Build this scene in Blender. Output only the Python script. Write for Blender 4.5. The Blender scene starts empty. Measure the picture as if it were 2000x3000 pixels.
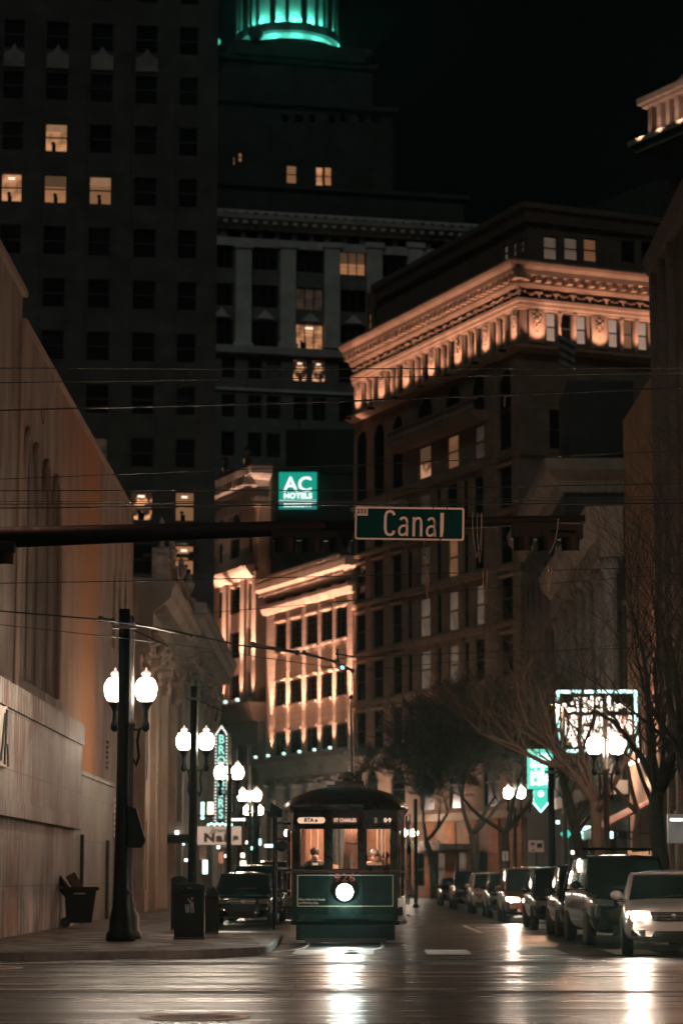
import bpy, math, random
from mathutils import Matrix, Vector
R = math.radians
random.seed(7)
SC = bpy.context.scene
COL = SC.collection
# ------------------------------------------------------------------ camera geometry (85 mm lens, pitched up)
F, TH, CH = 7083.0, R(8.59), 1.45
CT, ST = math.cos(TH), math.sin(TH)

def ray(px, py):
    u = (px - 1000) / F; v = (1500 - py) / F
    return Vector((u, CT - v * ST, ST + v * CT))
def P(px, py, Y):
    """world point seen at photo pixel px, py at distance Y"""
    r = ray(px, py); t = Y / r.y
    return Vector((r.x * t, Y, CH + r.z * t))
def hit(px, py, O, d):
    """pixel ray against the vertical plane through O along direction d: (distance along d, height)"""
    r = ray(px, py)
    a, b, c, e = r.x, -d[0], r.y, -d[1]
    det = a * e - b * c
    t = (O[0] * e - b * O[1]) / det
    s = (a * O[1] - c * O[0]) / det
    return s, CH + r.z * t

# ------------------------------------------------------------------ mesh builder
class MB:
    def __init__(s, M=None):
        s.v = []; s.f = []; s.m = []; s.M = M; s.cm = 0
    def add(s, vs, fs):
        n = len(s.v)
        if s.M is not None: vs = [s.M @ Vector(p) for p in vs]
        s.v.extend([tuple(p) for p in vs])
        s.f.extend([tuple(n + i for i in f) for f in fs]); s.m.extend([s.cm] * len(fs))
        return s
    def box(s, x0, x1, y0, y1, z0, z1):
        if x0 > x1: x0, x1 = x1, x0
        if y0 > y1: y0, y1 = y1, y0
        if z0 > z1: z0, z1 = z1, z0
        return s.add([(x0,y0,z0),(x1,y0,z0),(x1,y1,z0),(x0,y1,z0),(x0,y0,z1),(x1,y0,z1),(x1,y1,z1),(x0,y1,z1)],
              [(0,3,2,1),(4,5,6,7),(0,1,5,4),(1,2,6,5),(2,3,7,6),(3,0,4,7)])
    def quad(s, a, b, c, d): return s.add([a, b, c, d], [(0,1,2,3)])
    def tube(s, pts, rad, n=6, cap=True):
        pts = [Vector(p) for p in pts]
        if not isinstance(rad, (list, tuple)): rad = [rad] * len(pts)
        vs = []; up = None
        for i, p in enumerate(pts):
            d = (pts[min(i+1, len(pts)-1)] - pts[max(i-1, 0)])
            if d.length < 1e-9: d = Vector((0,0,1))
            d.normalize()
            if up is None: up = Vector((0,0,1)) if abs(d.z) < .9 else Vector((1,0,0))
            a = d.cross(up)
            if a.length < 1e-6: a = d.cross(Vector((1,.1,0)))
            a.normalize(); b = a.cross(d); up = b
            for k in range(n):
                t = 2*math.pi*k/n
                vs.append(p + (a*math.cos(t) + b*math.sin(t))*rad[i])
        fs = []
        for i in range(len(pts)-1):
            for k in range(n):
                fs.append((i*n+k, i*n+(k+1)%n, (i+1)*n+(k+1)%n, (i+1)*n+k))
        if cap and n > 2:
            fs.append(tuple(range(n-1, -1, -1))); m = (len(pts)-1)*n; fs.append(tuple(range(m, m+n)))
        return s.add(vs, fs)
    def lathe(s, prof, n=16, c=(0,0,0), axis='z', a0=0, a1=2*math.pi):
        full = abs(a1-a0-2*math.pi) < 1e-6; k2 = n if full else n+1
        vs = []
        for (r, h) in prof:
            for k in range(k2):
                t = a0 + (a1-a0)*k/n
                x, y = r*math.cos(t), r*math.sin(t)
                if axis == 'z': q = (x, y, h)
                elif axis == 'y': q = (x, h, y)
                else: q = (h, x, y)
                vs.append((c[0]+q[0], c[1]+q[1], c[2]+q[2]))
        fs = []
        for i in range(len(prof)-1):
            for k in range(n):
                k1 = (k+1) % k2
                fs.append((i*k2+k, i*k2+k1, (i+1)*k2+k1, (i+1)*k2+k))
        if full:
            if prof[0][0] > 1e-5: fs.append(tuple(range(n-1,-1,-1)))
            if prof[-1][0] > 1e-5: m=(len(prof)-1)*n; fs.append(tuple(range(m, m+n)))
        return s.add(vs, fs)
    def ball(s, c, r, n=8, m=5, sq=(1,1,1)):
        vs = []; fs = []
        for i in range(m+1):
            a = math.pi*i/m
            for k in range(n):
                t = 2*math.pi*k/n
                vs.append((c[0]+r*sq[0]*math.sin(a)*math.cos(t), c[1]+r*sq[1]*math.sin(a)*math.sin(t), c[2]+r*sq[2]*math.cos(a)))
        for i in range(m):
            for k in range(n):
                fs.append((i*n+k, (i+1)*n+k, (i+1)*n+(k+1)%n, i*n+(k+1)%n))
        return s.add(vs, fs)
    def prism(s, poly, a0, a1, axis='z'):
        """polygon extruded along an axis; poly points are the two other coordinates in order"""
        n = len(poly)
        def q(p, h):
            return (p[0], p[1], h) if axis == 'z' else ((p[0], h, p[1]) if axis == 'y' else (h, p[0], p[1]))
        vs = [q(p, a0) for p in poly] + [q(p, a1) for p in poly]
        fs = [tuple(range(n-1,-1,-1)), tuple(range(n, 2*n))] + [(i, (i+1)%n, n+(i+1)%n, n+i) for i in range(n)]
        return s.add(vs, fs)
    def sweep(s, prof, path, cap=True):
        """profile (outward, z) swept along a plan path; outward is to the right of travel, mitred"""
        nv = []
        N = []
        for i in range(len(path)-1):
            d = Vector((path[i+1][0]-path[i][0], path[i+1][1]-path[i][1])); d.normalize(); N.append(Vector((d.y, -d.x)))
        for i, p in enumerate(path):
            if i == 0: m = N[0]
            elif i == len(path)-1: m = N[-1]
            else:
                m = N[i-1] + N[i]; m = m / max(.2, m.dot(N[i]))
            for (o, z) in prof: nv.append((p[0]+m.x*o, p[1]+m.y*o, z))
        k = len(prof); fs = []
        for i in range(len(path)-1):
            for j in range(k):
                fs.append((i*k+j, (i+1)*k+j, (i+1)*k+(j+1)%k, i*k+(j+1)%k))
        if cap:
            fs.append(tuple(range(k))); m = (len(path)-1)*k; fs.append(tuple(range(m+k-1, m-1, -1)))
        return s.add(nv, fs)
    def mesh(s, name, mats, smooth=False):
        me = bpy.data.meshes.new(name); me.from_pydata(s.v, [], s.f)
        for m in (mats if isinstance(mats, (list, tuple)) else [mats]): me.materials.append(m)
        if any(s.m): me.polygons.foreach_set('material_index', s.m)
        if smooth: me.polygons.foreach_set('use_smooth', [True]*len(s.f))
        me.update(); return me
    def build(s, name, mats, parent=None, smooth=False, **kw):
        o = bpy.data.objects.new(name, s.mesh(name, mats, smooth)); COL.objects.link(o)
        if parent is not None: o.parent = parent
        for k, v in kw.items(): o[k] = v
        return o

def thing(name, label, cat, loc=(0,0,0), rz=0, group=None):
    o = bpy.data.objects.new(name, None); COL.objects.link(o); o.empty_display_size = .2
    o.location = loc; o.rotation_euler = (0,0,rz); o['label'] = label; o['category'] = cat
    if group: o['group'] = group
    return o
def tag(o, label, cat, group=None):
    o['label'] = label; o['category'] = cat
    if group: o['group'] = group
    return o
def put(name, me, parent=None, loc=(0,0,0), M=None, mat=None):
    o = bpy.data.objects.new(name, me); COL.objects.link(o)
    if parent is not None: o.parent = parent
    if M is not None: o.matrix_local = M
    else: o.location = loc
    if mat is not None:
        o.material_slots[0].link = 'OBJECT'; o.material_slots[0].material = mat
    return o
def kids(o): return list(o.children)
def copy_tree(o, parent=None):
    c = o.copy(); COL.objects.link(c)
    if parent is not None: c.parent = parent
    for ch in kids(o): copy_tree(ch, c)
    return c
def bevel(o, w=.02, seg=2):
    m = o.modifiers.new('bevel', 'BEVEL'); m.width = w; m.segments = seg; m.limit_method = 'ANGLE'; m.angle_limit = R(35); m.harden_normals = False
    return o
def subsurf(o, l=1):
    m = o.modifiers.new('sub', 'SUBSURF'); m.levels = l; m.render_levels = l; return o

# ------------------------------------------------------------------ materials
def nodes(name):
    m = bpy.data.materials.new(name); m.use_nodes = True; nt = m.node_tree
    return m, nt, nt.nodes, nt.links, nt.nodes['Principled BSDF']
def pm(name, c1, c2=None, scale=2.0, rough=.7, rough2=None, bump=0, bscale=None, stretch=(1,1,1), metal=0, coat=0, contrast=(.35,.65), spec=.5, detail=6, joints=None):
    m, nt, N, L, B = nodes(name)
    B.inputs['Metallic'].default_value = metal; B.inputs['Roughness'].default_value = rough
    B.inputs['Specular IOR Level'].default_value = spec
    if coat: B.inputs['Coat Weight'].default_value = coat; B.inputs['Coat Roughness'].default_value = .05
    B.inputs['Base Color'].default_value = (*c1, 1)
    tc = N.new('ShaderNodeTexCoord'); mp = N.new('ShaderNodeMapping'); mp.inputs['Scale'].default_value = stretch
    L.new(tc.outputs['Object'], mp.inputs['Vector'])
    colout = None
    if c2 is not None or rough2 is not None:
        nz = N.new('ShaderNodeTexNoise'); nz.inputs['Scale'].default_value = scale; nz.inputs['Detail'].default_value = detail; nz.inputs['Roughness'].default_value = .6
        L.new(mp.outputs[0], nz.inputs['Vector'])
        rp = N.new('ShaderNodeMapRange'); rp.inputs['From Min'].default_value = contrast[0]; rp.inputs['From Max'].default_value = contrast[1]
        L.new(nz.outputs['Fac'], rp.inputs['Value'])
        if c2 is not None:
            mx = N.new('ShaderNodeMix'); mx.data_type = 'RGBA'; mx.inputs['A'].default_value = (*c1,1); mx.inputs['B'].default_value = (*c2,1)
            L.new(rp.outputs[0], mx.inputs['Factor']); colout = mx.outputs['Result']
        if rough2 is not None:
            mr = N.new('ShaderNodeMapRange'); mr.inputs['To Min'].default_value = rough; mr.inputs['To Max'].default_value = rough2
            L.new(rp.outputs[0], mr.inputs['Value']); L.new(mr.outputs[0], B.inputs['Roughness'])
    if joints:   # masonry joints: (width, height, darkening, thickness)
        bk = N.new('ShaderNodeTexBrick'); bk.inputs['Scale'].default_value = 1; bk.inputs['Brick Width'].default_value = joints[0]; bk.inputs['Row Height'].default_value = joints[1]
        bk.inputs['Mortar Size'].default_value = joints[3]; bk.inputs['Mortar Smooth'].default_value = .3
        bk.inputs['Color1'].default_value = (1,1,1,1); bk.inputs['Color2'].default_value = (.82,.82,.82,1); bk.inputs['Mortar'].default_value = (joints[2],)*3+(1,)
        sp = N.new('ShaderNodeSeparateXYZ'); cb = N.new('ShaderNodeCombineXYZ'); ad = N.new('ShaderNodeMath'); ad.operation = 'ADD'
        L.new(tc.outputs['Object'], sp.inputs[0]); L.new(sp.outputs['X'], ad.inputs[0]); L.new(sp.outputs['Y'], ad.inputs[1])
        L.new(ad.outputs[0], cb.inputs['X']); L.new(sp.outputs['Z'], cb.inputs['Y']); L.new(cb.outputs[0], bk.inputs['Vector'])
        mm = N.new('ShaderNodeMix'); mm.data_type = 'RGBA'; mm.blend_type = 'MULTIPLY'; mm.inputs['Factor'].default_value = 1
        if colout is not None: L.new(colout, mm.inputs['A'])
        else: mm.inputs['A'].default_value = (*c1,1)
        L.new(bk.outputs['Color'], mm.inputs['B']); colout = mm.outputs['Result']
    if colout is not None: L.new(colout, B.inputs['Base Color'])
    if bump:
        n2 = N.new('ShaderNodeTexNoise'); n2.inputs['Scale'].default_value = bscale or scale*4; n2.inputs['Detail'].default_value = 4
        L.new(mp.outputs[0], n2.inputs['Vector'])
        bp = N.new('ShaderNodeBump'); bp.inputs['Strength'].default_value = bump; bp.inputs['Distance'].default_value = .02
        L.new(n2.outputs['Fac'], bp.inputs['Height']); L.new(bp.outputs[0], B.inputs['Normal'])
    return m
def em(name, col, strength, c2=None, scale=1.5, base=(.02,.02,.02), contrast=(.35,.65)):
    m, nt, N, L, B = nodes(name)
    B.inputs['Base Color'].default_value = (*base,1); B.inputs['Emission Color'].default_value = (*col,1); B.inputs['Emission Strength'].default_value = strength
    B.inputs['Roughness'].default_value = .3
    if c2 is not None:
        tc = N.new('ShaderNodeTexCoord'); nz = N.new('ShaderNodeTexNoise'); nz.inputs['Scale'].default_value = scale; nz.inputs['Detail'].default_value = 3
        L.new(tc.outputs['Object'], nz.inputs['Vector'])
        rp = N.new('ShaderNodeMapRange'); rp.inputs['From Min'].default_value = contrast[0]; rp.inputs['From Max'].default_value = contrast[1]; L.new(nz.outputs['Fac'], rp.inputs['Value'])
        mx = N.new('ShaderNodeMix'); mx.data_type = 'RGBA'; mx.inputs['A'].default_value = (*col,1); mx.inputs['B'].default_value = (*c2,1)
        L.new(rp.outputs[0], mx.inputs['Factor']); L.new(mx.outputs['Result'], B.inputs['Emission Color'])
    return m

M = {}
M['bark'] = pm('bark', (.09,.06,.045), (.16,.11,.08), 8, .9, bump=.6, stretch=(1,1,.3))
M['bark_dark'] = pm('bark_dark', (.035,.03,.024), (.06,.05,.04), 4, .9)
M['black_metal'] = pm('black_metal', (.004,.0043,.0046), (.007,.007,.007), 6, .5, .7, spec=.14)
M['dark_metal'] = pm('dark_metal', (.03,.03,.03), (.05,.045,.04), 6, .4)
M['steel'] = pm('steel', (.55,.5,.45), (.3,.28,.25), 20, .22, .45, metal=1)
M['rail'] = pm('rail', (.95,.88,.8), (.5,.42,.36), 3, .38, .6, metal=1, stretch=(.3,4,1))
M['rubber'] = pm('rubber', (.012,.012,.012), None, 5, .8)
M['wire'] = pm('wire', (.015,.013,.012), None, 5, .35, metal=0, spec=.6)
M['glass_dark'] = pm('glass_dark', (.006,.007,.008), None, 1, .08, spec=.5)
M['carglass'] = pm('carglass', (.006,.007,.008), None, 1, .05, spec=.6)
M['frame_dark'] = pm('frame_dark', (.02,.017,.015), None, 4, .5)
M['frame_pale'] = pm('frame_pale', (.25,.22,.19), None, 4, .5)
M['pane_black'] = pm('pane_black', (.003,.003,.0035), None, 1, .25, spec=.3)
M['pane_murk'] = pm('pane_murk', (.018,.019,.019), (.008,.008,.008), 1.2, .2, stretch=(1,1,4))
M['pane_blind'] = pm('pane_blind', (.20,.18,.16), (.13,.11,.10), .9, .5, stretch=(1,1,6))
M['pane_dim'] = em('pane_dim', (.045,.03,.02), 1, (.012,.009,.007), .9)
M['pane_curtain'] = em('pane_curtain', (.13,.09,.062), 1, (.05,.035,.026), .8, contrast=(.3,.7))
M['pane_warm'] = em('pane_warm', (.26,.13,.06), .9, (.19,.09,.04), .45, contrast=(.2,.8))
M['pane_pink'] = em('pane_pink', (.75,.36,.2), 1, (.4,.17,.09), .7)
M['pane_bright'] = em('pane_bright', (.75,.34,.16), .85, (.22,.10,.045), .8, contrast=(.4,.6))
M['stone_rosy'] = pm('stone_rosy', (.42,.33,.27), (.30,.22,.17), .8, .85, bump=.15, bscale=9, joints=(.9,.42,.55,.012))
M['stone_lit'] = pm('stone_lit', (.44,.34,.27), (.34,.25,.19), .6, .85, bump=.12, bscale=8, joints=(30,.62,.35,.02))
M['stone_plain'] = pm('stone_plain', (.42,.33,.26), (.32,.24,.19), .7, .85, bump=.15, bscale=8)
M['stone_gray'] = pm('stone_gray', (.30,.28,.25), (.20,.185,.165), .5, .9, bump=.15, bscale=6)
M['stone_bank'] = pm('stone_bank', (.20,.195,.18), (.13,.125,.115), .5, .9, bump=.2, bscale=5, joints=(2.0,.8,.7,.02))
M['stone_tower'] = pm('stone_tower', (.105,.10,.092), (.06,.058,.053), .5, .9, bump=.2, bscale=5, joints=(2.2,.95,.7,.02))
M['stone_pale'] = pm('stone_pale', (.60,.58,.52), (.44,.42,.38), .5, .9, bump=.15, bscale=6)
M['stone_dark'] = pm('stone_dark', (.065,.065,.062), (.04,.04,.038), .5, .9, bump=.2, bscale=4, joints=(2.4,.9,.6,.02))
M['brick_brown'] = pm('brick_brown', (.17,.12,.095), (.12,.085,.065), .8, .9, joints=(.5,.18,.6,.012))
M['brick_orange'] = pm('brick_orange', (.40,.17,.075), (.30,.12,.055), .9, .85, joints=(1.6,.6,.45,.02))
M['ornate'] = pm('ornate', (.38,.33,.29), (.16,.14,.125), 2.2, .85, bump=.8, bscale=6)
M['sign_green'] = pm('sign_green', (.0,.040,.036), (.0,.034,.031), 8, .8, spec=.1)
M['sign_white'] = pm('sign_white', (.78,.68,.62), (.7,.6,.54), 5, .5)
M['paint_white'] = pm('paint_white', (.7,.66,.63), (.3,.28,.26), 3, .5, .75, contrast=(.4,.8))
M['green_paint'] = pm('green_paint', (.0045,.012,.011), (.009,.020,.018), 5, .3, .5, coat=.12, spec=.3, bump=.05)
M['maroon_paint'] = pm('maroon_paint', (.016,.008,.007), (.010,.006,.005), 3, .22, .35, coat=.5)
M['red_paint'] = pm('red_paint', (.09,.018,.014), (.06,.014,.011), 3, .25, .4, coat=.5)
M['roof_paint'] = pm('roof_paint', (.020,.010,.008), (.012,.007,.006), 3, .3, .45, coat=.3)
M['cream'] = pm('cream', (.6,.45,.33), (.5,.36,.26), 3, .5)
M['gold_paint'] = pm('gold_paint', (.72,.5,.38), None, 3, .4)
M['red_text'] = pm('red_text', (.5,.13,.11), None, 3, .4)
M['skin'] = pm('skin', (.45,.26,.18), (.38,.21,.14), 12, .5)
M['hair'] = pm('hair', (.02,.014,.01), (.04,.028,.02), 30, .6)
M['hair_gray'] = pm('hair_gray', (.3,.27,.24), (.2,.18,.16), 30, .6)
M['cloth_dark'] = pm('cloth_dark', (.03,.026,.026), (.05,.042,.04), 14, .85)
M['cloth_gray'] = pm('cloth_gray', (.25,.22,.2), (.18,.16,.15), 14, .85)
M['cloth_white'] = pm('cloth_white', (.75,.78,.78), None, 14, .7)
M['curtain'] = pm('curtain', (.5,.3,.2), (.36,.2,.13), 3, .8, stretch=(6,1,.6))
M['bead_gold'] = pm('bead_gold', (.75,.42,.26), None, 3, .18, metal=.8)
M['bead_silver'] = pm('bead_silver', (.5,.48,.44), None, 3, .18, metal=.8)
M['bead_dark'] = pm('bead_dark', (.03,.06,.05), None, 3, .2, metal=.5)
M['blind_lit'] = em('blind_lit', (.36,.20,.11), .8, (.28,.15,.08), 2)
M['blind_dark'] = em('blind_dark', (.10,.055,.03), .8)
M['room_lamp'] = em('room_lamp', (1,.8,.6), 1.6)
M['teal_em'] = em('teal_em', (.008,.33,.23), 1.0)
M['teal_bright'] = em('teal_bright', (.02,.62,.46), 1.2)
M['teal_white'] = em('teal_white', (.55,1,.88), 3.2)
M['white_em'] = em('white_em', (1,.93,.82), 4)
M['bulb_em'] = em('bulb_em', (1,.9,.74), 5)
M['small_bulb'] = em('small_bulb', (1,.95,.84), 1.5)
M['teal_letter'] = em('teal_letter', (.42,1,.84), 1.1)
M['panel_em'] = em('panel_em', (1,.86,.72), 3.2, (.9,.72,.55), 1.2)
M['globe_em'] = em('globe_em', (1,.82,.64), 84)
M['globe_neck'] = em('globe_neck', (1,.80,.68), .9, base=(.7,.6,.55))
M['lamp_em'] = em('lamp_em', (1,.72,.48), 60)
M['orange_cloth'] = pm('orange_cloth', (.3,.11,.05), (.22,.08,.04), 4, .8)
M['bin_black'] = pm('bin_black', (.005,.0055,.006), (.009,.009,.009), 5, .45, .65, spec=.2)
M['bin_green'] = pm('bin_green', (.006,.007,.008), None, 5, .55, spec=.2)
M['cardboard'] = pm('cardboard', (.12,.06,.04), (.08,.04,.03), 5, .8)

def text_mesh(txt, size=1, extrude=.01, sx=1, bold=0, shear=0, space=1, align='CENTER'):
    c = bpy.data.curves.new('lettering', 'FONT'); c.body = txt; c.size = size; c.extrude = extrude; c.align_x = align; c.align_y = 'CENTER'
    c.offset = bold; c.shear = shear; c.space_character = space; c.resolution_u = 3
    o = bpy.data.objects.new('lettering', c); COL.objects.link(o)
    dg = bpy.context.evaluated_depsgraph_get(); me = bpy.data.meshes.new_from_object(o.evaluated_get(dg))
    bpy.data.objects.remove(o)
    for v in me.vertices: v.co = Vector((v.co.x*sx, -v.co.z, v.co.y))      # stand upright, facing -y
    return me
def text(txt, size, mat, parent, loc, name='lettering', rz=0, **kw):
    me = text_mesh(txt, size, **kw); me.name = name; me.materials.clear(); me.materials.append(mat)
    o = put(name, me, parent, loc); o.rotation_euler = (0,0,rz); return o
def light(kind, name, loc, energy, col, size=.1, parent=None, spot=None, aim=None, blend=.5):
    l = bpy.data.lights.new(name, kind); l.energy = energy; l.color = col
    if kind in ('POINT','SPOT'): l.shadow_soft_size = size
    if kind == 'SPOT': l.spot_size = R(spot); l.spot_blend = blend
    o = bpy.data.objects.new(name, l); COL.objects.link(o); o.location = loc
    if parent is not None: o.parent = parent
    if aim is not None:
        d = Vector(aim) - Vector(loc); o.rotation_euler = d.to_track_quat('-Z', 'Y').to_euler()
    return o

# ------------------------------------------------------------------ facades
def frame_matrix(origin, xdir):
    x = Vector((xdir[0], xdir[1], 0)).normalized(); y = Vector((-x.y, x.x, 0)); z = Vector((0,0,1))
    m = Matrix.Identity(4)
    for i, a in enumerate((x, y, z)):
        for j in range(3): m[j][i] = a[j]
    m.translation = Vector(origin); return m

def arch_pts(x0, x1, z0, z1, kind, n=8):
    """curve from left spring to right spring inside the opening's head"""
    w = x1-x0; cx = (x0+x1)/2
    if kind == 'arch':
        r = w/2; zs = z1-r
        return [(cx - r*math.cos(math.pi*k/n), zs + r*math.sin(math.pi*k/n)) for k in range(n+1)]
    h = min(w*1.15, z1-z0); zs = z1-h; out = []
    for k in range(n+1):
        t = k/n; s = 1-abs(2*t-1); x = x0 + w*t
        out.append((x, zs + h*(1-(1-s)**1.9)))
    return out

def facade(mb, FM, W, H, ops, depth=.3, z0=0):
    """wall sheet with real openings and reveals. FM: facade frame; x along, -y outward"""
    xs = sorted(set([0, W] + [round(v, 4) for o in ops for v in o[:2]]))
    zs = sorted(set([z0, H] + [round(v, 4) for o in ops for v in o[2:4]]))
    solid = [[True]*(len(zs)-1) for _ in range(len(xs)-1)]
    for o in ops:
        for i in range(len(xs)-1):
            if xs[i] < o[0]-1e-3 or xs[i+1] > o[1]+1e-3: continue
            for j in range(len(zs)-1):
                if zs[j] >= o[2]-1e-3 and zs[j+1] <= o[3]+1e-3: solid[i][j] = False
    old = mb.M; mb.M = FM if old is None else old @ FM
    # merge cells vertically per column
    for i in range(len(xs)-1):
        j = 0
        while j < len(zs)-1:
            if solid[i][j]:
                k = j
                while k+1 < len(zs)-1 and solid[i][k+1]: k += 1
                mb.quad((xs[i],0,zs[j]), (xs[i+1],0,zs[j]), (xs[i+1],0,zs[k+1]), (xs[i],0,zs[k+1])); j = k+1
            else: j += 1
    for o in ops:
        a, b, c, d = o[:4]; kind = o[4] if len(o) > 4 and isinstance(o[4], str) else 'rect'
        mb.quad((a,0,c),(a,depth,c),(b,depth,c),(b,0,c))
        if kind == 'rect':
            mb.quad((a,0,c),(a,0,d),(a,depth,d),(a,depth,c)); mb.quad((b,0,c),(b,depth,c),(b,depth,d),(b,0,d))
            mb.quad((a,0,d),(b,0,d),(b,depth,d),(a,depth,d))
        else:
            pts = arch_pts(a, b, c, d, kind)
            mb.quad((a,0,c),(a,0,pts[0][1]),(a,depth,pts[0][1]),(a,depth,c)); mb.quad((b,0,c),(b,depth,c),(b,depth,pts[0][1]),(b,0,pts[0][1]))
            for p, q in zip(pts, pts[1:]):
                mb.quad((p[0],0,p[1]),(q[0],0,q[1]),(q[0],0,d),(p[0],0,d))
                mb.quad((p[0],0,p[1]),(p[0],depth,p[1]),(q[0],depth,q[1]),(q[0],0,q[1]))
    mb.M = old

WC = {}
def window_mesh(w, h, style):
    key = (round(w,2), round(h,2), style)
    if key in WC: return WC[key]
    w, h = key[0], key[1]
    fr = MB(); t = .07 if w < 2.4 else .1
    fr.box(-w/2, -w/2+t, -.05, .05, 0, h); fr.box(w/2-t, w/2, -.05, .05, 0, h)
    fr.box(-w/2+t, w/2-t, -.045, .045, 0, t); fr.box(-w/2+t, w/2-t, -.045, .045, h-t, h)
    if 's' in style: fr.box(-w/2+t, w/2-t, -.06, .03, h*.5-.05, h*.5+.05)          # sash rail
    if 'v' in style: fr.box(-.04, .04, -.04, .04, t, h-t)                            # centre mullion
    if 't' in style:
        for k in (-1, 1): fr.box(k*w/6-.06, k*w/6+.06, -.055, .045, t, h-t)         # three lights
    if 'g' in style:                                                                # lattice glazing
        k = 1
        while k*.45 < h: fr.box(-w/2+t, w/2-t, -.02, .02, k*.45-.015, k*.45+.015); k += 1
    pa = MB(); pa.quad((-w/2+.02,.02,.02),(w/2-.02,.02,.02),(w/2-.02,.02,h-.02),(-w/2+.02,.02,h-.02))
    WC[key] = (fr.mesh('window', M['frame_dark']), pa.mesh('pane', M['pane_black'])); return WC[key]

WR = random.Random(77)
def window(root, FM, o, depth=.3, style='s', pane='pane_black', frame='frame_dark', name='window'):
    a, b, c, d = o[:4]
    fm, pmsh = window_mesh(b-a, d-c, style)
    w = put(name, fm, root, M=FM @ Matrix.Translation(((a+b)/2, depth-.08, c)), mat=M[frame])
    p = put('pane', pmsh, w, mat=M[pane] if isinstance(pane, str) else pane)
    if pane in LITP:                                   # what stands or hangs inside a lit room
        W_, H_ = b-a, d-c; k = WR.random()
        if k < .55:
            h2 = H_*WR.uniform(.18,.5); q = MB(); q.box(-W_/2+.08,W_/2-.08,.004,.014,H_-.07-h2,H_-.07)
            q.build('blind', M[WR.choice(['blind_lit','blind_lit','blind_dark'])], w)
        if k > .3:
            q = MB(); x0 = WR.uniform(-W_*.4,W_*.1); q.box(x0,x0+W_*WR.uniform(.15,.35),.004,.012,.08,H_*WR.uniform(.15,.32)); q.ball((x0+.1,.008,H_*.3), min(.16,W_*.1), 8, 5, (1,.05,1))
            q.build('furniture', M['pane_black'], w)
        if k > .6:
            q = MB(); q.box(-W_*.16,W_*.14,.004,.012,H_*.80,H_*.87); q.build('ceiling_lamp', M['room_lamp'], w)
    return w
LITP = ('pane_warm','pane_warm2','pane_bright','pane_half','pane_pink','pane_halfpink')

def shell(mb, W, D, H, FM=None, front=True, left=True, right=True):
    """other faces of a building body, local frame x 0..W, y 0..D"""
    old = mb.M; mb.M = FM if old is None else (old @ FM if FM else old)
    if left: mb.quad((0,D,0),(0,0,0),(0,0,H),(0,D,H))
    if right: mb.quad((W,0,0),(W,D,0),(W,D,H),(W,0,H))
    mb.quad((W,D,0),(0,D,0),(0,D,H),(W,D,H)); mb.quad((0,0,H),(W,0,H),(W,D,H),(0,D,H))
    mb.M = old
I4 = Matrix.Identity(4)
# ================================================================== setting: ground
def struct(o): o['kind'] = 'structure'; return o
def road_material():
    m, nt, N, L, B = nodes('asphalt')
    tc = N.new('ShaderNodeTexCoord')
    def noise(scale, st, det=5):
        mp = N.new('ShaderNodeMapping'); mp.inputs['Scale'].default_value = st; L.new(tc.outputs['Object'], mp.inputs['Vector'])
        n = N.new('ShaderNodeTexNoise'); n.inputs['Scale'].default_value = scale; n.inputs['Detail'].default_value = det; n.inputs['Roughness'].default_value = .65
        L.new(mp.outputs[0], n.inputs['Vector']); return n.outputs['Fac']
    def rng(v, a, b, c, d):
        r = N.new('ShaderNodeMapRange'); r.inputs['From Min'].default_value = a; r.inputs['From Max'].default_value = b
        r.inputs['To Min'].default_value = c; r.inputs['To Max'].default_value = d; L.new(v, r.inputs['Value']); return r.outputs[0]
    big = noise(.5, (.25, 1.6, 1)); streak = noise(1.1, (.05, 2.6, 1), 8); fine = noise(9, (1.6,.28,1), 10)
    mx = N.new('ShaderNodeMix'); mx.data_type = 'RGBA'; mx.inputs['A'].default_value = (.005,.0048,.0046,1); mx.inputs['B'].default_value = (.018,.0155,.014,1); B.inputs['Specular IOR Level'].default_value = .24
    L.new(rng(streak, .3, .7, 0, 1), mx.inputs['Factor'])
    m2 = N.new('ShaderNodeMix'); m2.data_type = 'RGBA'; m2.blend_type = 'MULTIPLY'; m2.inputs['Factor'].default_value = .9
    cr = N.new('ShaderNodeCombineColor'); f = rng(fine, .35, .65, .1, 2.0)
    for k in range(3): L.new(f, cr.inputs[k])
    L.new(mx.outputs['Result'], m2.inputs['A']); L.new(cr.outputs[0], m2.inputs['B']); L.new(m2.outputs['Result'], B.inputs['Base Color'])
    ad = N.new('ShaderNodeMath'); ad.operation = 'ADD'; L.new(rng(streak, .35, .65, -.06, .14), ad.inputs[0]); L.new(rng(big, .35, .65, .21, .34), ad.inputs[1])
    L.new(ad.outputs[0], B.inputs['Roughness'])
    bp = N.new('ShaderNodeBump'); bp.inputs['Strength'].default_value = .35; bp.inputs['Distance'].default_value = .014
    b2 = N.new('ShaderNodeMath'); b2.operation = 'ADD'; L.new(fine, b2.inputs[0]); L.new(rng(streak, .2, .8, 0, 1.0), b2.inputs[1]); L.new(b2.outputs[0], bp.inputs['Height'])
    L.new(bp.outputs[0], B.inputs['Normal'])
    return m
M['asphalt'] = road_material()
M['concrete'] = pm('concrete', (.34,.28,.24), (.19,.16,.14), 1.2, .75, .9, bump=.35, bscale=14, joints=(1.5,1.5,.5,.02))
M['kerb'] = pm('kerb', (.34,.30,.27), (.15,.135,.12), 1.6, .8, bump=.4, bscale=12)
M['slabtop'] = pm('slabtop', (.17,.12,.095), (.06,.045,.038), 1.6, .55, .85, bump=.6, bscale=7, contrast=(.4,.6), detail=9)

g = MB(); g.quad((-400,-60,0),(400,-60,0),(400,1500,0),(-400,1500,0)); struct(g.build('road', M['asphalt']))
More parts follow.
